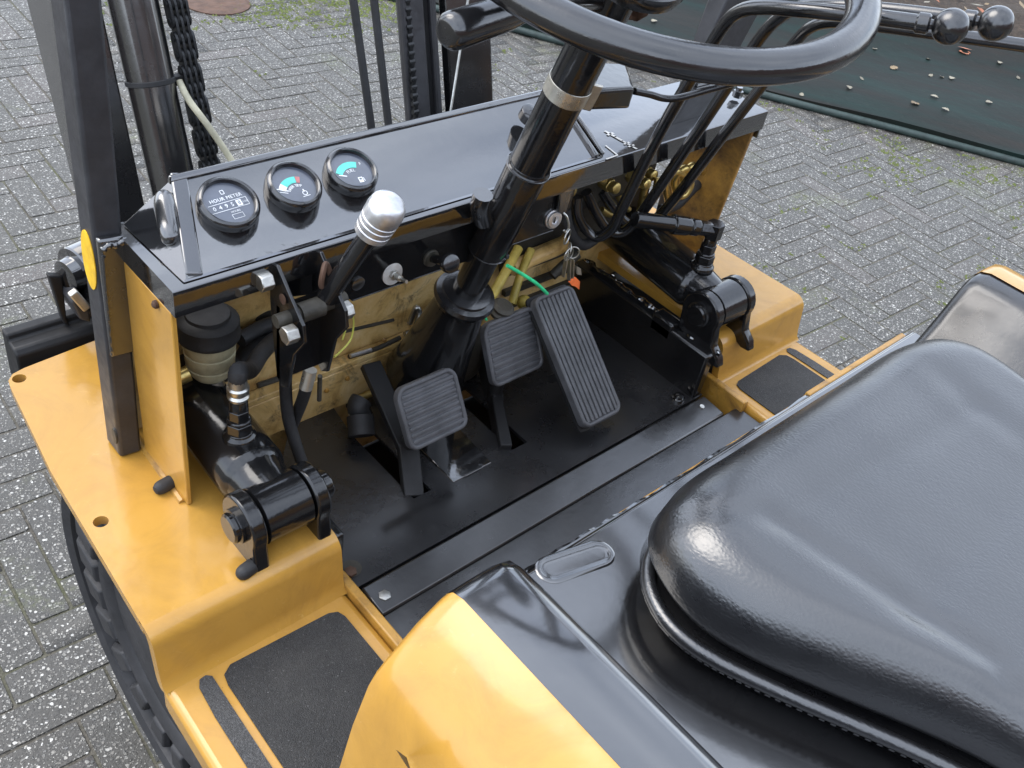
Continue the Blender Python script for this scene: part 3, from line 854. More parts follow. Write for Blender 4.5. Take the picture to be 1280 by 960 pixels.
# ---- gauges
def gauge(cx, kind, twist=0):
    g = empty('gauge'); part(g)
    if kind == 'hours': g['label'] = 'hour meter gauge'
    elif kind == 'temp': g['label'] = 'water temperature gauge with teal and red scale'
    else: g['label'] = 'fuel gauge with teal scale'
    o = fp(cx, 0, -.005)
    hb = .0165 if kind != 'hours' else .014
    r0 = .0300 if kind != 'hours' else .0318
    S_(B().lathe(o, NF, [(0, r0), (.002, r0 + .0008), (hb - .006, r0 + .0008), (hb - .002, r0), (hb, r0 - .002), (hb + .0008, r0 - .0035), (hb, r0 - .005), (hb - .002, r0 - .0058), (.006, r0 - .006)], n=48, caps=False), 'bezel', g, 'grip_plastic')
    dh = hb - .005
    X_ = Vector((math.cos(R(twist)), 0, 0)) + E2 * math.sin(R(twist)); Y_ = NF.cross(X_)
    def pl(u, v, h=dh): return o + X_ * u + Y_ * v + NF * h
    S_(B().lathe(o, NF, [(.001, r0 - .0055), (dh, r0 - .0055)], n=40), 'dial', g, 'dial_black')
    k = B()
    def quad(pts, m, h): k.mat(m); k.f([k.v(pl(u, v, h)) for u, v in pts], False)
    def line(u0, v0, u1, v1, w, m='ink_white', h=dh + .0004):
        d_ = Vector((u1 - u0, v1 - v0)).normalized() * w / 2
        quad([(u0 - d_.y * -1 * -1, v0 + d_.x), (u0 + d_.y, v0 - d_.x), (u1 + d_.y, v1 - d_.x), (u1 - d_.y, v1 + d_.x)], m, h)
    def arc(c, r_in, r_out, a0, a1, m, h=dh + .0004):
        n = 10
        for q in range(n):
            b0, b1 = R(a0 + (a1 - a0) * q / n), R(a0 + (a1 - a0) * (q + 1) / n)
            quad([(c[0] + r_in * math.cos(b0), c[1] + r_in * math.sin(b0)), (c[0] + r_out * math.cos(b0), c[1] + r_out * math.sin(b0)),
                  (c[0] + r_out * math.cos(b1), c[1] + r_out * math.sin(b1)), (c[0] + r_in * math.cos(b1), c[1] + r_in * math.sin(b1))], m, h)
    k.mat('ink_white')
    if kind == 'hours':
        text_mesh(k, 'HOUR METER', .0058, lambda u, v: pl(u, v + .0065, dh + .0004), 1.05)
        for yy in (.0022, -.0072): line(-.0225, yy, .0205, yy, .0005)
        line(.0205, .0022, .0205, -.0072, .0005)
        for q, ch in enumerate('0495'): text_mesh(k, ch, .0068, lambda u, v, q=q: pl(u - .0175 + q * .0068, v - .0026, dh + .0004))
        quad([(.0078, -.0062), (.0138, -.0062), (.0138, .0010), (.0078, .0010)], 'ink_white', dh + .0003)
        k.mat('dial_black'); text_mesh(k, '8', .0068, lambda u, v: pl(u + .0108, v - .0026, dh + .0006)); k.mat('ink_white')
        text_mesh(k, '1/10', .0034, lambda u, v: pl(u + .0172, v - .0030, dh + .0004))
        text_mesh(k, 'HOURS', .0032, lambda u, v: pl(u + .002, v - .0110, dh + .0004))
        for (u0, v0, u1, v1) in ((-.004, -.0140, .008, -.0140), (-.004, -.0195, .008, -.0195), (-.004, -.0140, -.004, -.0195), (.008, -.0140, .008, -.0195)): line(u0, v0, u1, v1, .0004)
        for (u0, v0, u1, v1) in ((-.0018, .0120, .0018, .0120), (-.0018, .0165, .0018, .0165), (-.0018, .0120, -.0018, .0165), (.0018, .0120, .0018, .0165)): line(u0, v0, u1, v1, .0007)
    else:
        c = (0, -.013)
        if kind == 'temp':
            arc(c, .0155, .0235, 148, 126, 'ink_white'); arc(c, .0155, .0235, 126, 76, 'ink_teal'); arc(c, .0155, .0235, 75, 62, 'ink_red')
            k.mat('ink_white')
            for q, ch in enumerate('WATER TEMP'):
                a0 = R(136 - q * 8.6); rr = .0118
                text_mesh(k, ch, .0048, lambda u, v, a0=a0, rr=rr: pl(c[0] + (rr + v) * math.cos(a0) + u * math.sin(a0), c[1] + (rr + v) * math.sin(a0) - u * math.cos(a0), dh + .0004)) if ch != ' ' else None
            line(-.0215, .001, -.0105, -.0050, .0013); line(-.0200, -.0035, -.0120, -.0075, .0008)
            k.mat('ink_white'); arc((.006, -.0125), .0022, .0031, 0, 360, 'ink_white'); line(.006, -.011, .006, -.0075, .0012); line(.0015, -.0165, .0105, -.0165, .0008)
        else:
            arc(c, .0165, .0245, 148, 66, 'ink_teal')
            k.mat('ink_white')
            for q, ch in enumerate('FUEL'):
                a0 = R(118 - q * 13); rr = .0128
                text_mesh(k, ch, .0054, lambda u, v, a0=a0, rr=rr: pl(c[0] + (rr + v) * math.cos(a0) + u * math.sin(a0), c[1] + (rr + v) * math.sin(a0) - u * math.cos(a0), dh + .0004))
            text_mesh(k, 'F', .0055, lambda u, v: pl(u + .0135, v + .0065, dh + .0004)); text_mesh(k, 'E', .0045, lambda u, v: pl(u - .0185, v + .0005, dh + .0004))
            line(-.0185, -.0035, -.0095, -.0065, .0013)
            quad([(.002, -.0175), (.0075, -.0175), (.0075, -.0105), (.002, -.0105)], 'ink_white', dh + .0004)
            quad([(.0032, -.0140), (.0063, -.0140), (.0063, -.0116), (.0032, -.0116)], 'dial_black', dh + .0006)
            line(.0085, -.0115, .0092, -.0165, .0008)
    S_(k, 'lettering', g)
gauge(-.3627, 'hours', 2); gauge(-.2855, 'temp', 2); gauge(-.2112, 'fuel', -4)

# ---- apron panel below the tray, with switches
b = B()
YA = .748
b.prism([(-.345, YA, .9205), (-.335, YA, .885), (-.262, YA, .868), (-.235, YA, .846), (.098, YA, .846), (.113, YA, .856), (.122, YA, .876), (.126, YA, .9205)], (0, .004, 0))
b.span(-.235, .098, YA, YA + .02, .8445, .8475)
apron = P_(b, 'apron_panel', 'black_enamel', bevel=.002)
fl_ = B().prism([(.085, YA - .001, .9205), (.090, YA - .001, .88), (.108, YA - .0, .868), (.116, YA - .0, .9205)], (0, -.006, 0))
S_(fl_, 'gusset', apron, 'black_satin', bevel=.002)
# toggle switch with pale washer
c = V((-0.1793, 0.7480, 0.8664)); ax = Vector((0, -1, .12)).normalized()
tg = empty('toggle_switch'); part(tg)
S_(B().lathe(c, ax, [(0, .0145), (.0015, .0145), (.002, .0135), (.0022, .004)], n=32), 'washer', tg, 'washer_zinc')
S_(B().hexnut(c + ax * .002, c + ax * .007, .0065), 'nut', tg, 'zinc', bevel=.0008)
d = (V((-0.1817, 0.7220, 0.8740)) - c).normalized()
S_(B().cyl(c + ax * .006, c + ax * .006 + d * .012, .004).cyl(c + ax * .006 + d * .011, c + ax * .006 + d * .026, .0022), 'stem', tg, 'zinc')
# choke pull
c = V((-0.1216, 0.7480, 0.8709)); pk = empty('pull_knob'); part(pk)
S_(B().lathe(c, (0, -1, 0), [(0, .0115), (.002, .0115), (.003, .0098), (.006, .0095), (.006, .006)], n=28), 'nut', pk, 'dirty_oil')
e = V((-0.1277, 0.7060, 0.8899)); d = (e - c).normalized()
S_(B().cyl(c, e - d * .004, .0055), 'shaft', pk, 'grip_plastic')
S_(B().lathe(e - d * .006, d, [(0, .008), (.002, .0118), (.008, .0122), (.011, .0112), (.012, .009)], n=28), 'knob', pk, 'grip_plastic')
S_(B().lathe(V((-0.2291, 0.7480, 0.8695)), (0, -1, 0), [(0, .009), (.002, .009), (.003, .007)], n=24), 'blank_plug', apron, 'black_satin')
# ignition lock
c = V((0.0885, 0.7480, 0.8675)); ig = empty('ignition_lock'); part(ig); ax = Vector((-.15, -1, .15)).normalized()
S_(B().lathe(c, ax, [(0, .0135), (.004, .0135), (.0045, .0115), (.007, .0108), (.0072, .006), (.005, .0055)], n=32), 'barrel', ig, 'aluminium')
S_(B().box(c + ax * .0066, (.0018, .001, .009)), 'key_slot', ig, 'dirty_oil')

# ---- bulkhead behind the pedals
b = B()
b.span(-.46, .46, .882, .888, .42, .895)
bk = P_(b, 'bulkhead', 'bulkhead_paint')
S_(B().span(-.46, .46, .8885, .892, .42, .895), 'added_backing', bk, 'black_matte')  # unseen black sheet, added to keep yellow reflections off the mast
led = B()
led.hexa([(-.345, .862, .622), (.02, .862, .622), (.02, .881, .618), (-.345, .881, .618), (-.345, .862, .632), (.02, .862, .632), (.02, .881, .632), (-.345, .881, .632)])
led.span(-.345, .02, .862, .868, .552, .6215)
S_(led, 'ledge', bk, 'bulkhead_paint', bevel=.002)
S_(B().tube([(-0.1476, 0.8660, 0.6394), (-0.0999, 0.8660, 0.6343), (-0.0567, 0.8660, 0.6379)], .0035, n=8), 'cable_run', bk, 'dirty_oil')
S_(B().tube([(-0.1509, 0.8800, 0.6762), (-0.0606, 0.8800, 0.6629)], .0025, n=8, sub=1), 'cable_run', bk, 'dirty_oil')
S_(B().tube([(-0.2935, 0.8660, 0.6514), (-0.2571, 0.8660, 0.6492), (-0.2471, 0.8660, 0.6490)], .004, n=8), 'cable_run', bk, 'dirty_oil')
pn = B().tube([(-0.1479, 0.8620, 0.6438), (-0.1117, 0.8620, 0.6405)], .003, n=8, sub=1); S_(pn, 'pin', bk, 'aluminium')
ho = B(); c = V((-0.2679, 0.8815, 0.7452)); ho.prism([c + Vector((.017 * math.cos(a) * (1 + .2 * math.sin(3 * a)), 0, .011 * math.sin(a))) for a in [2 * math.pi * k / 20 for k in range(20)]], (0, -.001, 0))
S_(ho, 'opening', bk, 'dirty_oil')
cl = B().tube([(-0.0361, 0.8720, 0.6528), (-0.0304, 0.8680, 0.6816), (-0.0269, 0.8640, 0.6755), (-0.0301, 0.8600, 0.6645), (-0.0403, 0.8580, 0.6489), (-0.0550, 0.8580, 0.6487)], .0045, n=10)
S_(cl, 'pipe_clip', bk, 'zinc')
for q in ((-0.0906, 0.8610, 0.6505), (-0.1518, 0.8610, 0.6042), (-0.1869, 0.8610, 0.5972)):
    S_(B().lathe(V(q), (0, -1, 0), [(0, .004), (.003, .003)], n=10), 'screw', bk, 'yellow_dirty')

# brown oily casting and pipes seen between the pedals
cast = empty('axle_casting'); part(cast)
S_(B().sphere((0.0201, 0.8400, 0.5965), .06, 18, 1.2, .9, .9).box((0.0029, 0.8500, 0.5478), (.12, .06, .07)), 'housing', cast, 'dirty_oil', bevel=.01)
S_(B().tube([(-0.0905, 0.8100, 0.6312), (-0.0703, 0.8000, 0.6403), (-0.0376, 0.8000, 0.6489), (-0.0346, 0.8000, 0.6700)], lambda t: .010 + .003 * math.sin(t * 20), n=12), 'greased_link', cast, 'grease_yellow')
S_(B().tube([(-0.0951, 0.8100, 0.6058), (-0.0732, 0.8000, 0.6033), (-0.0610, 0.7900, 0.6207)], lambda t: .008 + .002 * math.sin(t * 17), n=10), 'greased_fork', cast, 'grease_yellow')
S_(B().tube([(-0.0702, 0.7900, 0.6125), (-0.0517, 0.7900, 0.6619), (-0.0239, 0.8000, 0.7376)], .008, n=12), 'shift_rod', cast, 'dirty_oil')
S_(B().tube([(-0.0650, 0.7750, 0.6183), (-0.0403, 0.7750, 0.6529), (-0.0236, 0.7800, 0.6867)], .012, n=12), 'rusty_rod', cast, 'rusty_steel')
S_(B().tube([(-0.1627, 0.8000, 0.5679), (-0.1670, 0.8100, 0.5933), (-0.1586, 0.8150, 0.6007)], .016, n=14).cyl((-0.1809, 0.7800, 0.5699), (-0.1709, 0.8000, 0.5876), .019), 'drain_neck', cast, 'rubber')
S_(B().lathe((-0.1670, 0.8050, 0.5818), (0, -.5, 1), [(0, .0175), (.006, .0175)], n=20, caps=False), 'hose_clip', cast, 'zinc')
S_(B().tube([(-0.1426, 0.8620, 0.5520), (-0.1175, 0.8500, 0.5670), (-0.0996, 0.8400, 0.5790)], .006, n=10), 'linkage_rod', cast, 'brass_zinc')

# pipes and dirty fittings on the right half, behind the accelerator
rp = empty('brake_pipes'); part(rp)
S_(B().tube([(0.0996, 0.8000, 0.6854), (0.1276, 0.8200, 0.7150), (0.1636, 0.8400, 0.7398)], .0065, n=10), 'pipe', rp, 'grease_yellow')
S_(B().tube([(0.0205, 0.7900, 0.6890), (0.0498, 0.8000, 0.7109), (0.0944, 0.8200, 0.7335), (0.1343, 0.8400, 0.7518)], .0075, n=10), 'pipe', rp, 'grease_yellow')
S_(B().tube([(0.1847, 0.8500, 0.7184), (0.2285, 0.8400, 0.7301), (0.2419, 0.8400, 0.7335)], .011, n=12), 'pipe', rp, 'bulkhead_paint')
S_(B().lathe(V((0.0484, 0.7750, 0.7030)), (0.1, -.3, 1), [(0, .016), (.006, .018), (.010, .015), (.016, .017), (.020, .012), (.020, .006)], n=24), 'boot', rp, 'dirty_oil')
S_(B().sphere((0.1259, 0.8000, 0.6788), .012, 12).sphere((0.1362, 0.7900, 0.6600), .010, 12).sphere((0.1493, 0.8100, 0.6529), .014, 12), 'fitting', rp, 'grease_yellow')
S_(B().span(.16, .335, .872, .881, .60, .606).span(.16, .335, .872, .881, .63, .64), 'seam', rp, 'dirty_oil')

# ---- floor plates
b = B()
FT = .006
# main plate with real slots: built as strips
def slab(bb, x0, x1, y0, y1, z=FLOOR, t=FT): bb.span(x0, x1, y0, y1, z - t, z)
xs = [-.333, -.182, -.152, -.119, -.046, -.004, .026, .168, .196, .335]
slab(b, -.333, .335, .577, .634)
slab(b, -.333, -.182, .634, .8); b.prism([(-.30, .80, FLOOR), (-.182, .80, FLOOR), (-.168, .885, FLOOR), (-.225, .885, FLOOR)], (0, 0, -FT))
slab(b, -.182, -.152, .634, .655); slab(b, -.152, -.1185, .634, .86)
slab(b, -.0465, -.004, .634, .86); slab(b, -.004, .026, .634, .652); slab(b, .026, .170, .634, .86); slab(b, .170, .196, .66, .86)
slab(b, .196, .335, .634, .86); slab(b, .335, .350, .577, .60)
slab(b, -.1185, -.0465, .634, .86)
fp_ = P_(b, 'floor_plate', 'black_floor')
slabs = B().prism([(-.1175, .648, FLOOR + .0016), (-.048, .648, FLOOR + .0016), (-.044, .735, FLOOR + .004), (-.119, .735, FLOOR + .004)], (0, 0, -.005))
S_(slabs, 'inspection_cover', fp_, 'black_gloss', bevel=.001)
S_(B().span(-.098, -.066, .6465, .6505, FLOOR + .0005, FLOOR + .003), 'cover_tab', fp_, 'black_satin', bevel=.0008)
for x, y in ((.305, .592),):
    S_(B().lathe((x, y, FLOOR), UP, [(0, .011), (.003, .011), (.0035, .008), (.008, .0075), (.009, .004)], n=16), 'bolt', fp_, 'black_gloss')
cut = B().lathe((-.318, .605, FLOOR + .0004), UP, [(0, .0135), (.0004, .0135)], n=20); S_(cut, 'bolt_notch', fp_, 'dirty_oil')
S_(B().lathe((-.322, .600, FLOOR), UP, [(0, .008), (.004, .008), (.005, .004)], n=6), 'bolt', fp_, 'rusty_steel')
b = B()
# rear strip: tipped towards the rear, then the level toe board that runs back under the hood
x0, x1 = -.325, .350
b.hexa([(x0, .574, FLOOR - .012), (x1, .574, FLOOR - .012), (x1, .528, FLOOR - .020), (x0, .528, FLOOR - .020), (x0, .574, FLOOR + .001), (x1, .574, FLOOR + .001), (x1, .528, FLOOR - .0035), (x0, .528, FLOOR - .0035)])
S0 = P_(b, 'floor_strip', 'black_floor', bevel=.003)
b = B().span(x0 - .01, .385, .345, .5275, FLOOR - .014, FLOOR - .0048)
P_(b, 'toe_board', 'black_floor', bevel=.002)
bl = B().lathe((-.300, .553, FLOOR - .0035), (0, -.19, .98), [(0, .012), (.0006, .012)], n=20)
S_(bl, 'bolt_notch', S0, 'dirty_oil'); S_(B().lathe((-.307, .549, FLOOR - .004), UP, [(0, .008), (.004, .008), (.005, .004)], n=6), 'bolt', S0, 'zinc')
S_(B().lathe((.325, .558, FLOOR - .003), (0, -.19, .98), [(0, .008), (.001, .008), (.0012, .004), (.0045, .004)], n=16), 'bolt', S0, 'zinc')
# black frame rails beside the floor well, under-floor pan
b = B()
b.span(.326, .347, .578, .88, .50, DECK + .002).span(.326, .352, .655, .700, DECK - .02, DECK + .012)
rl_ = P_(b, 'frame_rail', 'black_enamel', bevel=.004)
rag = B(); rg = random.Random(8)
pts = [(.346 + rg.uniform(-.002, .006), .575 + .3 * k / 24, DECK + .0008) for k in range(25)]
rag.tube(pts, lambda t: .0045 + .002 * math.sin(t * 60) * math.sin(t * 23), n=8, sub=3)
S_(rag, 'weld_bead', rl_, 'black_gloss')
b = B().span(-.347, -.334, .60, .88, .50, DECK - .002)
P_(b, 'frame_rail', 'black_enamel', bevel=.004)
P_(B().span(-.33, .35, .0, 1.0, .40, .41).span(-.33, .35, 1.0, 1.06, .40, .56), 'frame_pan', 'black_matte')

# ---- pedals
def pedal_pad(bb, bottom, top, w, ribs, along, thick=.014, crown=0.0):
    b0, t0 = V(bottom), V(top)
    e2 = (t0 - b0); L = e2.length; e2.normalize(); e1 = Vector((1, 0, 0)); n = e1.cross(e2).normalized(); c = (b0 + t0) / 2
    base = [c + e1 * u + e2 * (v + (crown * (1 - (2 * u / w) ** 2) if v > 0 else 0)) for u, v in rrect(w, L, .012, 5)]
    base = [p - n * thick for p in base]
    bb.prism(base, n * (thick - .004))
    inner_w, inner_l = w - .012, L - .014
    N = ribs
    if along:
        for k in range(N):
            u = -inner_w / 2 + inner_w * (k + .5) / N
            bb.box(c + e1 * u - n * .0035, (inner_w / N * .66, L - .012, .004), Matrix((e1, e2, n)).transposed())
    else:
        for k in range(N):
            v = -inner_l / 2 + inner_l * (k + .5) / N
            ww = inner_w
            off = crown * .8 * max(0, v / L * 2)
            bb.box(c + e2 * (v + off * .4) - n * .0035, (ww, inner_l / N * .60, .004), Matrix((e1, e2, n)).transposed())
    rim = [c + e1 * u + e2 * (v + (crown * (1 - (2 * u / w) ** 2) if v > 0 else 0)) - n * .0036 for u, v in rrect(w - .005, L - .005, .011, 5)]
    bb.tube(rim, .0036, n=8, sub=1, closed=True)
    return c, e1, e2, n
for lab, bot, top, w, arm in (('inching', (-.129, .6722, .6262), (-.129, .717, .697), .099, (-.167, .700, .5)),
                              ('brake', (.052, .7121, .6256), (.052, .7547, .7071), .101, (.008, .735, .5))):
    pd = empty('pedal'); part(pd)
    pd['label'] = 'left foot pedal with ribbed grey rubber pad' if lab == 'inching' else 'middle foot pedal with ribbed grey rubber pad'
    bb = B(); c, e1, e2, n = pedal_pad(bb, bot, top, w, 8, False, crown=.008)
    S_(bb, 'pad', pd, 'pad_rubber', bevel=.0012)
    ar = B()
    if lab == 'inching': path = [V((-0.1751, 0.6654, 0.5500)), V((-0.1497, 0.7150, 0.5840)), V((-0.1345, 0.8300, 0.6419))]; w0, dp = .030, .012
    else: path = [V((-0.0101, 0.6623, 0.5500)), V((0.0406, 0.7450, 0.5600)), V((0.0591, 0.8000, 0.6084))]; w0, dp = .018, .030
    for a_, b_ in zip(path, path[1:]):
        d_ = (b_ - a_); L = d_.length; z_ = d_.normalized(); y_ = z_.cross(Vector((1, 0, 0))).normalized(); xx = y_.cross(z_)
        ar.box((a_ + b_) / 2, (w0, dp, L + .008), Matrix((xx, y_, z_)).transposed())
    S_(ar, 'arm', pd, 'black_matte', bevel=.002)
    mid = c - n * .016; S_(B().cyl(mid, path[1] + Vector((0, .004, 0)), .011, n=14), 'pad_mount', pd, 'black_matte')
acc = empty('accelerator_pedal'); part(acc)
bb = B(); c, e1, e2, n = pedal_pad(bb, (.134, .6024, .587), (.134, .7547, .726), .080, 8, True, .016)
S_(bb, 'pad', acc, 'pad_rubber', bevel=.001)
bb = B(); bb.prism([c + e1 * u + e2 * v - n * .020 for u, v in rrect(.086, .214, .008, 3)], n * .0045)
bb.box(c - e2 * .02 - n * .05, (.02, .012, .06), Matrix((e1, e2, n)).transposed())
S_(bb, 'backing_plate', acc, 'black_matte')

# ---- tilt cylinders
def tilt_cyl(px, py, pz, sg, front):
    t = empty('tilt_cylinder'); part(t)
    t['label'] = 'left black tilt cylinder' if sg < 0 else 'right black tilt cylinder'
    pin = Vector((px, py, pz)); fr_ = V(front); d = (fr_ - pin).normalized()
    r = .041
    S_(B().lathe(pin + d * .035, d, [(0, .020), (.004, .030), (.012, .036), (.020, r - .001), (.024, r), (.40, r), (.41, r - .004), (.42, .018), (.44, .016)], n=40), 'barrel', t, 'black_enamel')
    bos = B(); bos.lathe(pin - Vector((.030, 0, 0)), (1, 0, 0), [(0, .030), (.002, .034), (.058, .034), (.060, .030)], n=40)
    # neck blends boss into barrel
    bos.tube([pin + d * .005, pin + d * .025, pin + d * .05], lambda q: .029 + .008 * q, n=20, sub=4)
    S_(bos, 'boss', t, 'black_enamel')
    # forked ears with legs down to the deck edge
    for e0 in (-.050, .032):
        e_ = B(); ring = []
        for k in range(17):
            a0 = R(200 - 220 * k / 16); ring.append((py + .036 * math.cos(a0), pz + .036 * math.sin(a0)))
        leg = [(py + .02, pz - .052), (py - .012, pz - .100), (py - .050, pz - .105), (py - .054, pz - .088), (py - .040, pz - .060), (py - .036, pz - .03)]
        if sg > 0: leg = [(py + .03, pz - .048), (py - .010, pz - .055), (py - .045, pz - .070), (py - .062, pz - .068), (py - .056, pz - .054), (py - .040, pz - .040)]
        poly = [(px + e0, y, z) for y, z in ring + leg]
        e_.prism(poly, (.018, 0, 0)); S_(e_, 'ear', t, 'black_enamel', bevel=.003)
    pn_ = B().lathe(pin - Vector((.062, 0, 0)), (1, 0, 0), [(0, .010), (.0, .0155), (.002, .018), (.006, .018), (.007, .021), (.012, .021), (.125, .018), (.128, .016)], n=30)
    S_(pn_, 'pin', t, 'black_enamel')
    if sg < 0:
        c = pin + Vector((-.050, -.030, -.040)); S_(B().lathe(c, (-1, -.2, 0), [(0, .009), (.012, .009), (.0165, .008), (.020, .005), (.0212, .0005)], n=20), 'bumper', t, 'rubber')
    # hose port on top
    o = pin + d * (.085 if sg < 0 else .055) + Vector((0, 0, r - .006))
    f_ = B(); f_.lathe(o, (0, 0, 1), [(0, .020), (.006, .019), (.010, .015), (.012, .015)], n=24)
    f_.cyl(o + UP * .012, o + UP * .026, .0155, n=6); f_.lathe(o + UP * .026, UP, [(0, .013), (.003, .014), (.005, .0115)], n=20)
    f_.cyl(o + UP * .031, o + UP * .045, .0125, n=6); f_.lathe(o + UP * .045, UP, [(0, .011), (.014, .010), (.016, .0085)], n=20)
    S_(f_, 'hose_fitting', t, 'black_enamel', bevel=.0012)
    return t, o
tl, po = tilt_cyl(-.398, .6445, .684, -1, (-.388, 1.06, .700))
e0 = po + UP * .061
S_(B().lathe(e0, UP, [(0, .0115), (.004, .0125), (.007, .0105), (.010, .0125), (.016, .0125), (.018, .0105), (.028, .0105)], n=20), 'coupling', tl, 'zinc')
S_(B().tube([e0 + UP * .026, e0 + UP * .034 + Vector((.004, .004, 0)), (-0.3547, 0.7750, 0.7727), (-0.3183, 0.8100, 0.7593), (-0.2671, 0.8500, 0.7362), (-0.1957, 0.8700, 0.7145)], .0105, n=14), 'hose', tl, 'rubber')
tr, po = tilt_cyl(.392, .6265, .690, 1, (.425, 1.04, .700))
e0 = po + UP * .061
k_ = B(); k_.cyl(e0 - UP * .004, e0 + UP * .022, .0145, n=6); d = (V((-.15, .06, .03))).normalized()
k_.cyl(e0 + UP * .010, e0 + UP * .010 + d * .03, .012, n=6); k_.lathe(e0 + UP * .010 + d * .03, d, [(0, .010), (.004, .0135), (.016, .0135), (.018, .011), (.022, .0145), (.050, .0155), (.052, .012), (.12, .012)], n=18)
S_(k_, 'elbow', tr, 'black_enamel', bevel=.001)

# ---- brake fluid reservoir under the tray
rs = empty('fluid_reservoir'); part(rs)
c = V((-0.3763, 0.8300, 0.7792)); top = V((-0.3725, 0.8300, 0.8157))
ax = Vector((0, 0, 1))
S_(B().lathe(c - ax * .045, ax, [(0, .010), (.004, .022), (.012, .027), (.020, .0285), (.021, .027), (.023, .0285), (.040, .030), (.041, .0285), (.043, .030), (.062, .032)], n=36), 'bowl', rs, 'reservoir_plastic')
S_(B().lathe(c + ax * .015, ax, [(0, .034), (.002, .036), (.006, .0365), (.008, .0355), (.024, .0355), (.027, .033), (.030, .026), (.034, .025), (.035, .02)], n=36), 'cap', rs, 'rubber')
S_(B().lathe(c - ax * .050, (0, 0, 1), [(0, .0085), (.01, .0085)], n=20), 'neck', rs, 'zinc')
wr = B().lathe(c - ax * .060 + Vector((0, -.004, 0)), (0, .3, 1), [(0, .0135), (.008, .0135), (.008, .0125), (0, .0125)], n=28, caps=False); wr.box(c - ax * .060 + Vector((-.004, -.020, -.004)), (.022, .008, .008))
S_(wr, 'hose_clip', rs, 'zinc', bevel=.001)
S_(B().tube([c - ax * .03 + Vector((-.028, 0, 0)), c - ax * .032 + Vector((-.05, .005, -.005)), c - ax * .04 + Vector((-.07, .03, -.02))], .010, n=12), 'outlet', rs, 'brass_zinc')
S_(B().tube([(-0.3258, 0.8500, 0.7534), (-0.2865, 0.8600, 0.7525), (-0.2517, 0.8600, 0.7494)], .010, n=12).tube([(-0.3637, 0.8600, 0.7041), (-0.3215, 0.8600, 0.7054), (-0.3005, 0.8600, 0.7270), (-0.2634, 0.8600, 0.7344)], .014, n=14), 'hose', rs, 'rubber')

# ---- parking brake lever with alloy knob
pb = empty('parking_brake'); part(pb)
YB = .690
k0 = V((-0.2714, 0.6720, 0.9970)); k1 = V((-0.2630, 0.6550, 1.0419)); d = (k1 - k0).normalized(); L = (k1 - k0).length
S_(B().lathe(k0 - d * .004, d, [(0, .0165), (.001, .0185), (.008, .0188), (.009, .0178), (.010, .019), (.016, .0192), (.017, .0182), (.018, .0195), (.023, .0195), (.024, .0184), (.025, .0198), (L * .72, .0200), (L * .88, .0185), (L * .97, .0155), (L * 1.0, .012), (L * 1.005, .008)], n=40), 'knob', pb, 'aluminium')
l0 = V((-0.3049, 0.7000, 0.9068))
S_(B().cyl(l0, k0, .0115, .0105, n=24), 'shaft', pb, 'black_enamel')
# two side plates (outlines taken in the plane of each plate), cross bolts and link
for xx in (-.352, -.300):
    pl_ = B(); yz = [(.735, .945), (.722, .950), (.700, .930), (.672, .905), (.668, .885), (.688, .855), (.700, .800), (.712, .792), (.722, .800), (.730, .850), (.736, .90)]
    pl_.prism([(xx, y, z) for y, z in yz], (.004, 0, 0)); S_(pl_, 'side_plate', pb, 'black_enamel', bevel=.001)
br_ = B(); br_.span(-.352, -.298, .716, .722, .80, .90); S_(br_, 'web', pb, 'black_enamel')
S_(B().cyl((-.368, .698, .900), (-.282, .698, .900), .0075, n=20).cyl((-.340, .698, .900), (-.312, .698, .900), .011, n=20), 'pivot', pb, 'dirty_oil')
for xx, yy, zz, m_ in ((-.366, .722, .935, 'zinc'), (-.362, .680, .893, 'zinc'), (-.290, .686, .893, 'zinc')):
    S_(B().hexnut((xx - .007, yy, zz), (xx + .007, yy, zz), .0105), 'bolt', pb, m_, bevel=.001)
for xx, yy, zz in ((-.3535, .707, .918), (-.3535, .690, .878)):
    S_(B().lathe((xx, yy, zz), (-1, 0, 0), [(0, .006), (.001, .006), (.0012, .003)], n=16), 'rivet', pb, 'rusty_steel')
S_(B().tube([(-0.3031, 0.7050, 0.9464), (-0.2997, 0.7000, 0.9280), (-0.3115, 0.7000, 0.9238), (-0.3101, 0.7000, 0.9417)], .0032, n=8, closed=True), 'eye_link', pb, 'rusty_steel')
S_(B().cyl((-0.3116, 0.7250, 0.7620), (-0.3057, 0.7250, 0.7878), .008), 'ferrule', pb, 'clamp_metal')
S_(B().cyl((-0.3284, 0.7350, 0.8072), (-0.3296, 0.7350, 0.8218), .008), 'ferrule', pb, 'zinc')
S_(B().tube([(-0.3295, 0.7350, 0.8147), (-0.3261, 0.7450, 0.7599), (-0.3225, 0.7450, 0.7065), (-0.3193, 0.7350, 0.6723), (-0.3168, 0.7200, 0.6415)], .0075, n=14), 'cable', pb, 'rubber')
S_(B().tube([(-0.3095, 0.7250, 0.7673), (-0.3058, 0.7400, 0.7286), (-0.3048, 0.7550, 0.6897), (-0.3060, 0.7600, 0.6726)], .0075, n=14), 'cable', pb, 'rubber')
S_(B().tube([(-0.2887, 0.7300, 0.7667), (-0.2817, 0.7400, 0.7172)], .003, n=8, sub=1), 'rod', pb, 'dirty_oil')
wy = B().tube([(-0.2371, 0.7450, 0.8385), (-0.2333, 0.7450, 0.8132), (-0.2403, 0.7400, 0.7949), (-0.2617, 0.7300, 0.7923), (-0.2765, 0.7200, 0.7983)], .0012, n=6); wy.tube([(-0.2465, 0.7450, 0.8454), (-0.2438, 0.7450, 0.8172), (-0.2520, 0.7400, 0.7996)], .0012, n=6)
S_(wy, 'earth_wire', pb, 'wire_yellow')

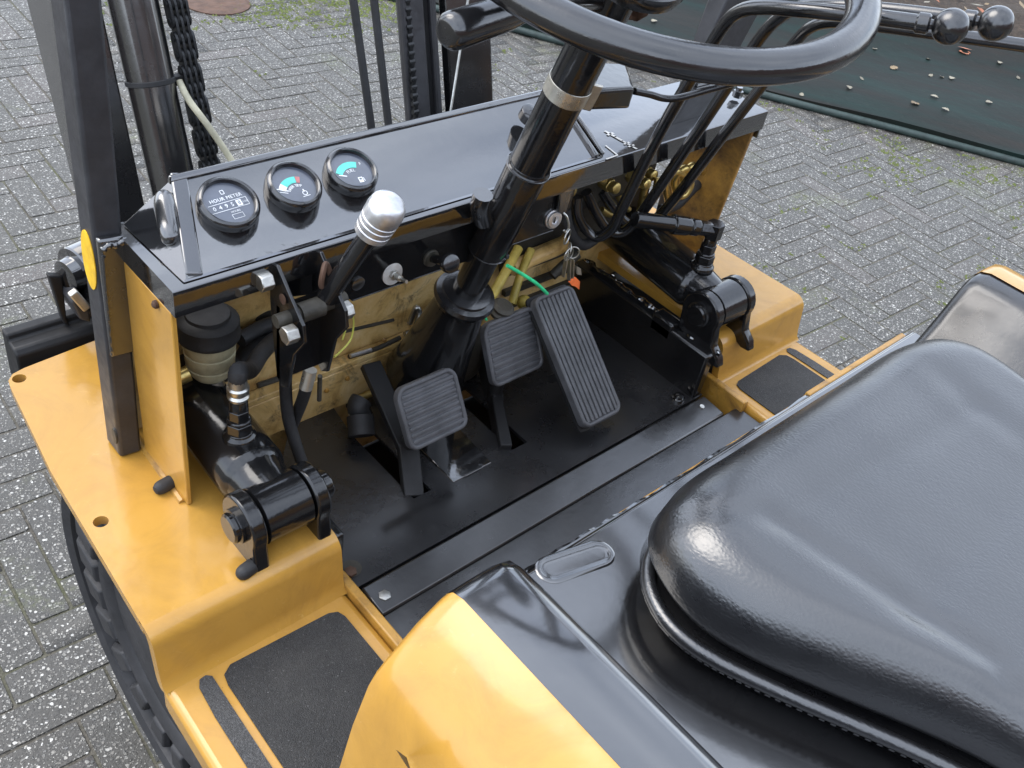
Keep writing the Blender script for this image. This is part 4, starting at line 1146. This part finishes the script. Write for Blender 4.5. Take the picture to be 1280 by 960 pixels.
# ---- steering column
sc = empty('steering_column'); part(sc)
CB, CT = Vector((-.04, .698, .9785)), Vector((-.035, .6335, 1.195))
def cz(z): 
    t = (z - CB.z) / (CT.z - CB.z); return CB + (CT - CB) * t
cd = (CT - CB).normalized()
S_(B().cyl(cz(.60), cz(.88), .0205, n=32), 'lower_tube', sc, 'black_enamel')
S_(B().lathe(cz(.870), cd, [(0, .0238), (.001, .0250), (.146, .0256), (.147, .025)], n=36), 'middle_tube', sc, 'black_enamel')
S_(B().lathe(cz(1.005), cd, [(0, .0262), (.0012, .0268), (.004, .0245), (.25, .0232), (.251, .022)], n=36), 'upper_sleeve', sc, 'black_enamel')
o_ = cz(1.10) + Vector((.015, .022, -.02)); S_(B().cyl(o_ - cd * .10, o_ + cd * .14, .014, n=24), 'wiring_conduit', sc, 'black_enamel')
S_(B().lathe(cz(.770), cd, [(0, .030), (.002, .040), (.010, .043), (.016, .041), (.018, .034), (.022, .0335), (.024, .0205)], n=40), 'collar', sc, 'grip_plastic')
S_(B().lathe(cz(.605), cd, [(0, .060), (.02, .055), (.10, .044), (.150, .037), (.168, .034)], n=36), 'base_housing', sc, 'black_enamel')
# pale strap clamp with screw
cc = cz(1.115)
S_(B().lathe(cc - cd * .0095, cd, [(0, .0245), (.0002, .0252), (.0185, .0250), (.0188, .0244)], n=40, caps=False), 'strap_clamp', sc, 'clamp_metal')
ex = Vector((.75, -.66, -.1)).normalized(); tb_ = cc + ex * .0265
S_(B().box(tb_ - cd * .004, (.004, .016, .034), Matrix((ex.cross(cd).normalized(), ex, cd)).transposed()), 'clamp_ear', sc, 'clamp_metal', bevel=.0015)
ey = ex.cross(cd).normalized()
S_(B().lathe(tb_ - cd * .002 - ey * .002, -ey, [(0, .0055), (.004, .0055), (.0055, .0035)], n=14), 'screw', sc, 'zinc')
# turn switch box and its stalk
bx = B(); dy = Vector((0, .06, 0))
lo = [V((0.0016, 0.6550, 1.0822)), V((0.0768, 0.6550, 1.0698))]
bx.hexa([lo[0], lo[1], lo[1] + dy, lo[0] + dy, V((-0.0104, 0.6500, 1.1100)), V((0.0691, 0.6500, 1.0999)), V((0.1231, 0.7120, 1.0963)), V((0.0692, 0.7120, 1.1066))])
S_(bx, 'switch_box', sc, 'black_enamel', bevel=.005, seg=3)
S_(B().tube([(0.0823, 0.6600, 1.0894), (0.1059, 0.6550, 1.0834), (0.1292, 0.6500, 1.0764), (0.1465, 0.6400, 1.0787), (0.1848, 0.6250, 1.0896), (0.2163, 0.6050, 1.1029), (0.2579, 0.5800, 1.1157)], .0042, n=12), 'turn_stalk', sc, 'black_enamel')
# bracket lever low on the column, zip tie and green wire
S_(B().tube([(-0.0958, 0.7000, 0.9781), (-0.0930, 0.7050, 0.9588), (-0.0743, 0.7150, 0.9295)], .012, n=12), 'bracket', sc, 'black_satin')
for zz, rr in ((1.004, .0272), (.868, .0256)):
    S_(B().lathe(cz(zz), cd, [(0, rr - .001), (.0004, rr + .0006), (.0016, rr + .0006), (.002, rr - .001)], n=40, caps=False), 'seam_ring', sc, 'black_satin')
S_(B().box(cz(.868) + Vector((.012, -.0235, 0)), (.005, .006, .006)), 'zip_tie_head', sc, 'rubber', bevel=.001)
S_(B().tube([(-0.0343, 0.7000, 0.8596), (-0.0079, 0.7000, 0.8397), (0.0275, 0.7000, 0.8111), (0.0610, 0.7050, 0.7789)], .0024, n=8), 'zip_tie_tail', sc, 'green_wire')
S_(B().cyl((-0.0021, 0.7500, 0.7273), (-0.0046, 0.7520, 0.7339), .002), 'zip_tie_tip', sc, 'green_wire')
# knob behind the column on the pod
S_(B().lathe(V((0.0621, 0.8000, 0.9951)), NF, [(0, .014), (.012, .014), (.014, .011)], n=24), 'panel_knob', podo, 'grip_plastic')

# ---- steering wheel
sw = empty('steering_wheel'); part(sw)
wc = Vector((-.03497, .59207, 1.29034)); wn_ = Vector((math.sin(-.0666), -math.sin(.1697), 1)).normalized()
e1 = Vector((0, 1, 0)).cross(wn_).normalized(); e2 = wn_.cross(e1); WR = .2035
ringp = [wc + (e1 * math.cos(2 * math.pi * k / 72) + e2 * math.sin(2 * math.pi * k / 72)) * WR for k in range(72)]
rimb = B(); rings = []
for k in range(72):
    a0 = 2 * math.pi * k / 72; rad = e1 * math.cos(a0) + e2 * math.sin(a0)
    rings.append([wc + rad * WR + rad * (.0165 * math.cos(q)) + wn_ * (.0145 * math.sin(q) - (.0012 * max(0, math.cos(3 * q)) if math.sin(q) < -.2 else 0)) for q in [2 * math.pi * j / 20 for j in range(20)]])
rings = [[rimb.v(p) for p in r_] for r_ in rings]
rimb.skin(rings, closed=True)
S_(rimb, 'rim', sw, 'grip_plastic')
S_(B().lathe(wc - wn_ * .058, wn_, [(0, .026), (.004, .040), (.014, .046), (.020, .046), (.022, .040), (.05, .036), (.062, .030), (.066, .01)], n=36), 'hub', sw, 'grip_plastic')
for a0 in (85, 185):
    rad = e1 * math.cos(R(a0)) + e2 * math.sin(R(a0))
    S_(B().tube([wc + rad * .035 - wn_ * .03, wc + rad * .10 - wn_ * .028, wc + rad * .16 - wn_ * .008, wc + rad * WR], .0095, n=12), 'spoke', sw, 'grip_plastic')
S_(B().tube([(0.0172, 0.6400, 1.2007), (0.0269, 0.6400, 1.1979), (0.0188, 0.6300, 1.2075)], lambda t: .010 + .002 * math.sin(t * 18), n=12), 'cable_boot', sc, 'rusty_steel')

# ---- direction lever on the left of the column
dl = empty('direction_lever'); part(dl)
g0 = V((-0.2657, 0.5920, 1.2329)); g1 = V((-0.1761, 0.6000, 1.2393)); d = (g1 - g0).normalized(); L = (g1 - g0).length
S_(B().lathe(g0 - d * .010, d, [(0, .009), (.001, .012), (.005, .0152), (.012, .0162), (L * .80, .0150), (L, .0125), (L + .012, .0115)], n=28), 'grip', dl, 'grip_plastic')
S_(B().cyl(g1, cz(1.215), .007, n=16), 'stalk', dl, 'black_satin')
S_(B().box(V((-0.1522, 0.6100, 1.2264)), (.02, .012, .014)), 'clip', dl, 'black_satin', bevel=.002)

# ---- three hydraulic levers: U bend under the tray, up past the lip, cranked back to the driver
def lever(pts, knob, far_, r=.0082):
    h = empty('hydraulic_lever'); part(h)
    S_(B().tube(pts, r, n=16, sub=7), 'rod', h, 'grip_plastic')
    if knob:
        d_ = (V(pts[-1]) - V(pts[-2])).normalized(); o = V(pts[-1]) - d_ * .012
        S_(B().lathe(o, d_, [(0, .0085), (.002, .0105), (.012, .0105), (.014, .0085)], n=20), 'ferrule', h, 'grip_plastic')
        kn = [(0, .006)] + [(.004 + .0175 * (1 - math.cos(R(180 * k / 14))) , max(.001, .0182 * math.sin(R(180 * k / 14)) ** .9)) for k in range(1, 15)]
        S_(B().lathe(o + d_ * .012, d_, kn, n=28), 'knob', h, 'grip_plastic')
    h['label'] = far_
lever([(0.1960, 0.8000, 0.8451), (0.1990, 0.7950, 0.8172), (0.2153, 0.7850, 0.7917), (0.2262, 0.7680, 0.7855), (0.2309, 0.7500, 0.8111), (0.2226, 0.7350, 0.8609), (0.2026, 0.6920, 1.0034), (0.2000, 0.6600, 1.1088), (0.1933, 0.6400, 1.1597), (0.1890, 0.6220, 1.1837), (0.1834, 0.5900, 1.2007), (0.1803, 0.5350, 1.2178), (0.1945, 0.4700, 1.2335), (0.2160, 0.4200, 1.2423)], True, 'hydraulic lever with round knob, nearest the steering column')
lever([(0.2261, 0.8100, 0.8400), (0.2479, 0.8000, 0.8036), (0.2725, 0.7850, 0.7735), (0.2898, 0.7680, 0.7781), (0.2937, 0.7480, 0.8251), (0.2884, 0.7020, 0.9546), (0.2950, 0.6700, 1.0631), (0.2930, 0.6480, 1.1276), (0.2917, 0.6320, 1.1580), (0.2863, 0.6050, 1.1832), (0.2749, 0.5500, 1.2057), (0.2854, 0.4800, 1.2240), (0.3026, 0.4100, 1.2385)], True, 'middle hydraulic lever with round knob')
lever([(0.2742, 0.8200, 0.8251), (0.3049, 0.8100, 0.7882), (0.3284, 0.7950, 0.7664), (0.3576, 0.7750, 0.7692), (0.3674, 0.7520, 0.8171), (0.3758, 0.7050, 0.9518), (0.3883, 0.6720, 1.0524), (0.3864, 0.6500, 1.1097), (0.3786, 0.6300, 1.1386), (0.3760, 0.6000, 1.1566), (0.3808, 0.5550, 1.1690), (0.4169, 0.4800, 1.1813), (0.4816, 0.3900, 1.1910)], True, 'right hydraulic lever')
# control valve and fittings under the right end of the tray
cv = empty('control_valve'); part(cv)
S_(B().span(.18, .40, .82, .875, .80, .90).span(.14, .46, .86, .881, .68, .92), 'block', cv, 'dirty_oil', bevel=.006)
rv = random.Random(11)
for k in range(9):
    x = .17 + .033 * k; z = rv.uniform(.83, .905); y = .80 + rv.uniform(-.015, .015)
    fit = B(); fit.cyl((x, .83, z), (x, y, z), .011, n=6); fit.lathe((x, y, z), (0, -1, .2), [(0, .009), (.012, .009), (.014, .006)], n=14)
    S_(fit, 'fitting', cv, 'brass_zinc', bevel=.001)
for q in (0, 1, 2):
    dq = Vector((.022 * q, 0, .0))
    S_(B().tube([V(p) + dq for p in ((0.4283, 0.8000, 0.7780), (0.3920, 0.7900, 0.8250), (0.4040, 0.7850, 0.8446), (0.4463, 0.7900, 0.8203))], .006, n=12), 'pipe', cv, 'brass_zinc')
S_(B().tube([(0.4012, 0.8300, 0.7509), (0.3836, 0.8200, 0.8014), (0.3905, 0.8200, 0.8301)], .006, n=12).tube([(0.3202, 0.8300, 0.8166), (0.3333, 0.8250, 0.7899), (0.3564, 0.8200, 0.7686)], .005, n=12), 'pipe', cv, 'brass_zinc')
for p in (((0.1736, 0.8000, 0.8296), (0.1837, 0.7900, 0.7940), (0.2209, 0.7900, 0.7600), (0.2585, 0.8000, 0.7516)), ((0.2238, 0.8000, 0.7474), (0.2159, 0.8100, 0.7731), (0.2313, 0.8200, 0.8029)), ((0.4158, 0.8000, 0.7632), (0.4581, 0.8000, 0.7609), (0.4911, 0.8000, 0.7829), (0.5406, 0.8100, 0.7868))):
    S_(B().tube(list(p), .0085, n=12), 'hose', cv, 'rubber')
for p in (((0.2793, 0.8150, 0.7925), (0.2999, 0.8100, 0.7808), (0.3192, 0.8100, 0.7901), (0.3370, 0.8150, 0.8087)), ((0.3495, 0.7900, 0.8043), (0.3618, 0.7850, 0.8181), (0.3667, 0.7900, 0.8398)), ((0.4186, 0.7850, 0.7946), (0.4415, 0.7800, 0.7942), (0.4501, 0.7800, 0.8128), (0.4389, 0.7850, 0.8334))):
    S_(B().tube(list(p), .0055, n=10), 'pipe', cv, 'brass_zinc')
S_(B().tube([(0.1288, 0.8400, 0.7157), (0.1747, 0.8400, 0.7215), (0.2237, 0.8350, 0.7300), (0.2480, 0.8400, 0.7376)], .012, n=14), 'pipe', cv, 'bulkhead_paint')
S_(B().tube([(0.2384, 0.8500, 0.6592), (0.2639, 0.8500, 0.6745), (0.2911, 0.8500, 0.6847)], .008, n=12), 'pipe', cv, 'dirty_oil')

# ---- hood: middle cover, side pods
b = B()
HZ, HF = .820, .343
b.prism([(-.400, HF, HZ), (.415, HF, HZ), (.415, -.45, HZ), (-.400, -.45, HZ)], (0, 0, -.012))
b.span(-.400, .415, HF - .003, HF + .003, HZ - .05, HZ - .001)
hood = P_(b, 'hood', 'panel_black', bevel=.004, seg=3)
S_(B().tube([(-.39, HF + .006, HZ - .012), (-.25, HF + .008, HZ - .013), (-.1, HF + .005, HZ - .012), (.2, HF + .007, HZ - .013), (.41, HF + .006, HZ - .012)], lambda t: .004 + .0012 * math.sin(t * 90), n=8, sub=12), 'edge_seal', hood, 'black_gloss')
# pressed oval finger recess: raised rim and dished floor
o1, o2 = V((-0.2925, 0.3335, 0.8200)), V((-0.2410, 0.3215, 0.8200)); u = (o2 - o1).normalized(); v = Vector((-u.y, u.x, 0))
def stad(r, n=10):
    pts = []
    for k in range(n + 1): a0 = R(-90 + 180 * k / n); pts.append(o2 + u * r * math.cos(a0) + v * r * math.sin(a0))
    for k in range(n + 1): a0 = R(90 + 180 * k / n); pts.append(o1 + u * r * math.cos(a0) + v * r * math.sin(a0))
    return pts
rc = B(); rr_ = [(.0165, .0002), (.0150, .0011), (.0132, .0014), (.0115, .0008), (.0100, .0003), (.006, .0002)]
rings = [[rc.v(p + UP * h) for p in stad(r)] for r, h in rr_]
rc.skin(rings, False, True)
S_(rc, 'finger_recess', hood, 'panel_black')
# side pods: profile in x/z swept along y, front end drawn in
def pod_side(sg):
    X = (lambda x: x) if sg < 0 else (lambda x: mir(x) - .046)
    stations = [(.318, 0.0, -.012), (.312, .0, -.004), (.300, 0, 0), (.20, 0, 0), (.0, 0, 0), (-.35, 0, 0)]
    yel = [(-.560, .60), (-.545, .72), (-.528, .82), (-.516, .866), (-.509, .880), (-.500, .890), (-.474, .914), (-.452, .928), (-.4465, .930)]
    blk = [(-.4465, .9302), (-.432, .931), (-.400, .931), (-.387, .927), (-.380, .918), (-.377, .90), (-.374, .84), (-.371, .815)]
    if sg > 0:
        yel = yel[:5] + [(-.506, .905), (-.500, .922), (-.490, .930), (-.470, .9325), (-.4465, .9322)]
        blk = [(-.4465, .9302), (-.43, .929), (-.415, .918), (-.395, .895), (-.372, .872), (-.352, .855), (-.335, .838), (-.325, .815)]
    outs = []
    for prof, nm, mt in ((yel, 'side_pod', 'yellow_paint'), (blk, 'pod_cover', 'panel_black')):
        bb = B(); rows = []
        for y, dx, dz in stations:
            rows.append([bb.v((X(x), y - .10 * max(0, (.930 - z)) * (1 if y > .29 else 0) * 0 , z + dz)) for x, z in prof])
        for a_, b_ in zip(rows, rows[1:]):
            for k in range(len(prof) - 1): bb.f([a_[k], a_[k + 1], b_[k + 1], b_[k]])
        # closed front face, dropped to the hood level
        base = [bb.v((X(x), .310, min(z - .012, .60 if nm == 'side_pod' else .80))) for x, z in prof]
        for k in range(len(prof) - 1): bb.f([rows[0][k], base[k], base[k + 1], rows[0][k + 1]])
        if nm == 'side_pod': par = P_(bb, nm, mt, sharp=60)
        else: S_(bb, nm, par, mt if sg < 0 else 'black_floor', sharp=60)
    return par
lp = pod_side(-1); lp['label'] = 'left yellow hood side pod with black cover strip'
rp_ = pod_side(1); rp_['label'] = 'right yellow hood side pod with black cover'
tri = B(); q = [V((-0.5435, 0.2494, 0.8883)), V((-0.5455, 0.2574, 0.8426)), V((-0.5415, 0.2308, 0.8771))]
def on_side(p): 
    z = p.z; pr_ = [(.60, -.560), (.72, -.545), (.82, -.528), (.866, -.516)]
    for (z0, x0_), (z1, x1_) in zip(pr_, pr_[1:]):
        if z0 <= z <= z1: return Vector((x0_ + (x1_ - x0_) * (z - z0) / (z1 - z0) - .0012, p.y, z))
    return p
tri.f([tri.v(on_side(p)) for p in q], False); S_(tri, 'vent_notch', lp, 'dirty_oil')
# yellow body edge under the hood front on the right
P_(B().span(-.40, .42, HF + .0045, HF + .016, HZ - .10, HZ - .022), 'body_edge', 'yellow_worn', bevel=.003)
S_(B().hexa([(.17, HF + .004, HZ - .018), (.405, HF + .004, HZ - .018), (.405, HF + .014, HZ - .018), (.17, HF + .014, HZ - .018), (.17, HF + .004, HZ - .006), (.405, HF + .004, HZ - .006), (.405, HF + .012, HZ - .006), (.17, HF + .012, HZ - .006)]), 'worn_edge', hood, 'yellow_worn', bevel=.002)

# ---- seat
seat = empty('seat'); part(seat)
sx0, sx1, sy0, sy1, sz0, sz1 = -.272, .306, -.36, .303, .856, .932
def ss(t): return max(0.0, min(1.0, t))
def smooth(t): t = ss(t); return t * t * (3 - 2 * t)
def seat_h(x, y):
    """cushion top: bolsters, front roll, sunk panel with pulled creases"""
    z = sz1
    z += .004 * smooth((abs(x - .003) - .10) / .09)                 # side bolsters
    z += .006 * math.exp(-((y - .255) / .05) ** 2)                   # front roll
    g = lambda d, w: math.exp(-(d / w) ** 2)
    z -= .0032 * g(y - (.192 - .08 * (x + .03)), .014) * (1 - smooth((abs(x) - .15) / .05))   # cross crease
    xc = -.155 - .18 * (y - .127) * (1 if y > 0 else .3)
    z -= .0042 * g(x - xc, .013) * smooth((.245 - y) / .06)
    z -= .0042 * g(x - (.160 + .10 * (y - .12)), .022) * .6 * smooth((.275 - y) / .06)
    z -= .0020 * g((x + .215) + .9 * (y - .25), .016) * g(y - .235, .05)
    z -= .0045 * g(y - (.085 + .05 * x), .020) * (1 - smooth((abs(x) - .13) / .05))
    z += .0016 * noise.noise((x * 6, y * 6, 2)) + .0004 * noise.noise((x * 22, y * 22, 4))
    return z
cu = B(); NX, NY = 72, 90
grid = []
RB = .050
for j in range(NY + 1):
    row = []
    for i in range(NX + 1):
        # square to rounded-square map, denser near edges
        a_ = -1 + 2 * i / NX; b_ = -1 + 2 * j / NY
        a_ = math.sin(a_ * math.pi / 2) * .35 + a_ * .65; b_ = math.sin(b_ * math.pi / 2) * .35 + b_ * .65
        k = 7.0
        m_ = max(abs(a_), abs(b_)); l_ = (abs(a_) ** k + abs(b_) ** k) ** (1 / k)
        f_ = (m_ / l_) if l_ > 1e-6 else 1
        ax_, by_ = a_ * f_, b_ * f_
        cx, cy = (sx0 + sx1) / 2, (sy0 + sy1) / 2; hx, hy = (sx1 - sx0) / 2, (sy1 - sy0) / 2
        x, y = cx + ax_ * hx, cy + by_ * hy
        x = cx + (x - cx) * (1 - .40 * smooth((.235 - y) / .34))      # the cushion narrows towards the backrest
        # distance in from the edge
        rr = ((abs(ax_)) ** 7 + (abs(by_)) ** 7) ** (1 / 7)
        din = (1 - rr) * min(hx, hy)
        t = ss(din / RB); drop = (1 - math.sqrt(max(0, 1 - (1 - t) ** 2)))
        z = seat_h(x, y) - drop * (sz1 - sz0 - .016)
        row.append(cu.v((x, y, z)))
    grid.append(row)
for j in range(NY):
    for i in range(NX): cu.f([grid[j][i], grid[j][i + 1], grid[j + 1][i + 1], grid[j + 1][i]])
# underside wall drawn in below the fullest point
bd = [grid[0][i] for i in range(NX)] + [grid[j][NX] for j in range(NY)] + [grid[NY][i] for i in range(NX, 0, -1)] + [grid[j][0] for j in range(NY, 0, -1)]
cen = Vector(((sx0 + sx1) / 2, (sy0 + sy1) / 2, 0))
prev = bd
for dz, sh in ((.006, .002), (.012, .008), (.016, .020)):
    cur = []
    for v_ in bd:
        d_ = Vector((v_.co.x, v_.co.y, 0)) - cen; d_ *= (1 - sh / max(.05, d_.length))
        wob = .003 * noise.noise((v_.co.x * 14, v_.co.y * 14, 3))
        cur.append(cu.v((cen.x + d_.x, cen.y + d_.y, v_.co.z - dz + wob)))
    for k in range(len(bd)): cu.f([prev[k - 1], prev[k], cur[k], cur[k - 1]])
    prev = cur
outline = [Vector((v_.co.x, v_.co.y, 0)) for v_ in bd]
S_(cu, 'cushion', seat, 'vinyl', sharp=180)
step_ = 3
pip = [Vector((p.x + (p.x - cen.x) / max(.05, (p - cen).length) * .006, p.y + (p.y - cen.y) / max(.05, (p - cen).length) * .006 - .018 * smooth((p.y - .12) / .16), sz0 - .004)) for p in outline[::step_]]
S_(B().tube(pip, .0068, n=12, sub=3, closed=True), 'piping', seat, 'vinyl')
sk = B(); prv = None; first = None
ringsk = []
for dz, sh in ((-.004, -.001), (-.012, .012), (-.022, .035), (-.030, .06)):
    ringsk.append([sk.v(cen + (p - cen) * (1 - sh / max(.05, (p - cen).length)) + UP * (sz0 + dz)) for p in outline[::step_]])
sk.skin(ringsk, True, True)
S_(sk, 'seat_pan', seat, 'black_satin')
stt = B()
for k, p in enumerate(pip):
    q_ = pip[(k + 1) % len(pip)]
    for t in (0, .33, .66):
        c = p + (q_ - p) * t; d_ = (q_ - p).normalized(); o_ = Vector((d_.y, -d_.x, 0))
        if (c - cen).dot(o_) < 0: o_ = -o_
        stt.box(c + o_ * .0058 - UP * .004, (.0012, .0046, .0022), Matrix((o_, d_, UP)).transposed())
o = S_(stt, 'stitching', seat, 'grip_plastic'); o['kind'] = 'stuff'
S_(B().span(-.17, .17, -.30, .24, HZ + .001, sz0 - .03), 'seat_mount', seat, 'black_matte', bevel=.005)

# ---- mast
ms = empty('mast'); part(ms)
MT = .28
def mz(x, z, y0=1.10): return Vector((x, y0 + MT * (z - .846), z))
def rail(x0, x1, d0, d1, name, mat='mast_grey', z0=.35, z1=1.75):
    bb = B()
    lo = [mz(x0, z0) + Vector((0, d0, 0)), mz(x1, z0) + Vector((0, d0, 0)), mz(x1, z0) + Vector((0, d1, 0)), mz(x0, z0) + Vector((0, d1, 0))]
    hi = [mz(x0, z1) + Vector((0, d0, 0)), mz(x1, z1) + Vector((0, d0, 0)), mz(x1, z1) + Vector((0, d1, 0)), mz(x0, z1) + Vector((0, d1, 0))]
    bb.hexa(lo + hi); return S_(bb, name, ms, mat, bevel=.003)
rail(.116, .158, .0, .014, 'inner_rail_flange'); rail(.143, .157, .014, .055, 'inner_rail_web')
rail(.171, .182, .0, .012, 'wear_strip'); rail(.160, .204, .03, .05, 'rail_recess', 'black_matte'); rail(.203, .294, .004, .024, 'outer_rail_flange', 'black_satin'); rail(.262, .290, .024, .09, 'outer_rail_web', 'black_satin')
rail(-.372, -.318, .02, .045, 'outer_rail_flange', 'black_satin'); rail(-.365, -.345, .045, .15, 'outer_rail_web', 'black_satin')
lc0, lc1 = V((-0.2820, 1.1000, 0.8461)), V((-0.2835, 1.1650, 1.0523)); d = (lc1 - lc0).normalized()
S_(B().lathe(lc0 - d * .45, d, [(0, .030), (1.25, .030)], n=36), 'lift_cylinder', ms, 'black_satin')
tw = lc0 + d * ((V((-0.2810, 1.1300, 0.9585)) - lc0).dot(d))
S_(B().lathe(tw, d, [(0, .030), (.001, .0316), (.006, .0316), (.007, .030)], n=36, caps=False).box(tw + Vector((.030, -.012, .006)), (.01, .01, .012)), 'cable_tie', ms, 'rubber')
S_(B().tube([tw + Vector((.030, -.016, .006)), (-0.2507, 1.1000, 0.9446), (-0.2341, 1.0800, 0.9115), (-0.2123, 1.0600, 0.8641), (-0.2088, 1.0300, 0.8363)], .0045, n=10), 'cable', ms, 'cable_cream')
# leaf chain: staggered link plates
c0, c1 = V((-0.2323, 1.0850, 0.8442)), V((-0.2374, 1.1500, 1.0605)); d = (c1 - c0).normalized(); n_ = Vector((0, -1, MT)).normalized(); x_ = n_.cross(d).normalized()
PIT = .0205; k = -8
while k * PIT < (c1 - c0).length + .3:
    o_ = c0 + d * (PIT * k)
    bb = B(); wide = k % 2 == 0
    offs = (-.0110, -.0038, .0038, .0110) if wide else (-.0074, 0, .0074)
    for off in offs:
        ringp_ = []
        for a_, q in ((1, 1), (-1, -1)):
            for j in range(7):
                t = R(-90 + 180 * j / 6); ringp_.append(o_ + d * (q * (PIT * .5 + .0085 * math.cos(t)) ) + n_ * (q * .0085 * math.sin(t)) + x_ * off)
        bb.prism([p - x_ * .0016 for p in ringp_], x_ * .0032)
    bb.cyl(o_ + d * PIT * .5 - x_ * .014, o_ + d * PIT * .5 + x_ * .014, .0042, n=10)
    S_(bb, 'chain_link', ms, 'chain_black'); k += 1
# second chain, seen edge on between the right rails
c0, c1 = V((0.1228, 1.0940, 0.8456)), V((0.1283, 1.1500, 1.0121)); d = (c1 - c0).normalized(); k = -2
while k * .0125 < (c1 - c0).length + .1:
    o_ = c0 + d * (.0125 * k)
    S_(B().cyl(o_ - Vector((.005, 0, 0)), o_ + Vector((.005, 0, 0)), .0042, n=10).box(o_ + d * .006, (.006, .006, .012)), 'chain_link', ms, 'chain_black'); k += 1
for p0, p1 in (((0.0421, 1.1650, 1.0208), (0.0435, 1.1000, 0.8387)), ((0.0789, 1.1650, 1.0168), (0.0752, 1.1000, 0.8389))):
    p0, p1 = V(p0), V(p1); S_(B().cyl(p1 - (p0 - p1) * .6, p0 + (p0 - p1) * .8, .0062, n=14), 'hose', ms, 'rubber')
p0, p1 = V((0.2028, 1.1000, 0.9605)), V((0.1710, 1.0700, 0.8607)); S_(B().cyl(p1 - (p0 - p1) * .5, p0 + (p0 - p1) * 1.2, .0022, n=8), 'wire', ms, 'zinc')
S_(B().span(-.36, .30, 1.20, 1.22, .40, .52), 'lower_crossmember', ms, 'black_matte')
# carriage beam and pivot lug ahead of the left fender
bb = B(); bb.prism([(-.522, 1.080, .645), (-.522, 1.088, .652), (-.522, 1.106, .652), (-.522, 1.108, .662), (-.522, 1.125, .662), (-.522, 1.13, .58), (-.522, 1.082, .58)], (.26, 0, 0))
S_(bb, 'carriage_beam', ms, 'black_matte', bevel=.003)
bb = B(); bb.prism([(-0.4581, 1.1000, 0.7400), (-0.4416, 1.1000, 0.7331), (-0.4450, 1.1000, 0.6632), (-0.4423, 1.1000, 0.6512), (-0.4500, 1.1000, 0.6583)], (.0, .012, 0)); 
S_(bb, 'lug_plate', ms, 'black_matte', bevel=.002)
c = V((-0.4235, 1.1000, 0.7347)); bb = B().lathe(c, (-1, -.25, 0), [(-.035, .036), (.0, .036), (.002, .034), (.003, .024), (.016, .022), (.018, .017)], n=30)
S_(bb, 'roller', ms, 'black_gloss')
bb = B().prism([(-0.4361, 1.0700, 0.7296), (-0.4232, 1.0700, 0.6989), (-0.4246, 1.0700, 0.6700), (-0.4383, 1.0700, 0.6807), (-0.4450, 1.0700, 0.7096)], (0, .06, 0)); S_(bb, 'roller_bracket', ms, 'mast_grey', bevel=.003)
bb = B().box((-0.4385, 1.0600, 0.7201), (.012, .01, .035), Matrix.Rotation(R(-25), 3, 'Y')); S_(bb, 'latch', ms, 'clamp_metal', bevel=.002)

# ================================================================== KEYS (hang from the ignition lock)
K = empty('key_bunch', loc=(0.1105, 0.7220, 0.8413))
tag(K, 'bunch of keys with small orange tag hanging from the ignition lock', 'keys')
kp = Vector(K.location)
def loc(p): return V(p) - kp
kb = B()
h0, h1 = loc((0.0935, 0.7350, 0.8821)), loc((0.0979, 0.7300, 0.8761))
kb.tube([h0, h1, loc((0.1024, 0.7270, 0.8601)), loc((0.0976, 0.7270, 0.8551)), loc((0.0947, 0.7280, 0.8580))], .0016, n=8, sub=4)
kb.build('hooked_key', 'zinc', K)
def loop(c, r, n, tilt, th=.0011):
    u = Vector((math.cos(tilt), math.sin(tilt), 0)); return B().tube([loc(c) + (u * math.cos(a) * r + UP * math.sin(a) * r) for a in [2 * math.pi * k / 20 for k in range(20)]], th, n=8, sub=1, closed=True)
loop((0.0996, 0.7240, 0.8486), .0105, 0, .4).build('split_ring', 'zinc', K)
for q, tl_ in (((0.1084, 0.7220, 0.8262), .9), ((0.1170, 0.7220, 0.8183), -.5), ((0.1091, 0.7220, 0.8181), .1)): loop(q, .0095, 0, tl_, .0009).build('split_ring', 'zinc', K)
for (a_, b_, m_) in (((0.1124, 0.7220, 0.8117), (0.1172, 0.7180, 0.7745), 'zinc'), ((0.1202, 0.7220, 0.8065), (0.1252, 0.7180, 0.7690), 'zinc'), ((0.1055, 0.7220, 0.8139), (0.1032, 0.7180, 0.7848), 'zinc')):
    p, q = loc(a_), loc(b_); d = (q - p).normalized()
    B().box((p + q) / 2, (.0016, .006, (q - p).length), Matrix((d.cross(Vector((0, 1, 0))).normalized(), d.cross(d.cross(Vector((0, 1, 0)))).normalized(), d)).transposed()).build('key', m_, K)
tg = B(); pts = [loc(p) for p in ((0.1164, 0.7150, 0.7725), (0.1282, 0.7150, 0.7768), (0.1395, 0.7150, 0.7660), (0.1422, 0.7150, 0.7509), (0.1312, 0.7150, 0.7604), (0.1235, 0.7150, 0.7645))]; tg.prism(pts, (0, .003, 0)); tg.build('orange_tag', 'orange_tag', K)
tg = B(); pts = [loc(p) for p in ((0.1252, 0.7160, 0.7964), (0.1355, 0.7160, 0.7889), (0.1409, 0.7160, 0.7761), (0.1313, 0.7160, 0.7806))]; tg.prism(pts, (0, .003, 0)); tg.build('grey_tag', 'clamp_metal', K)
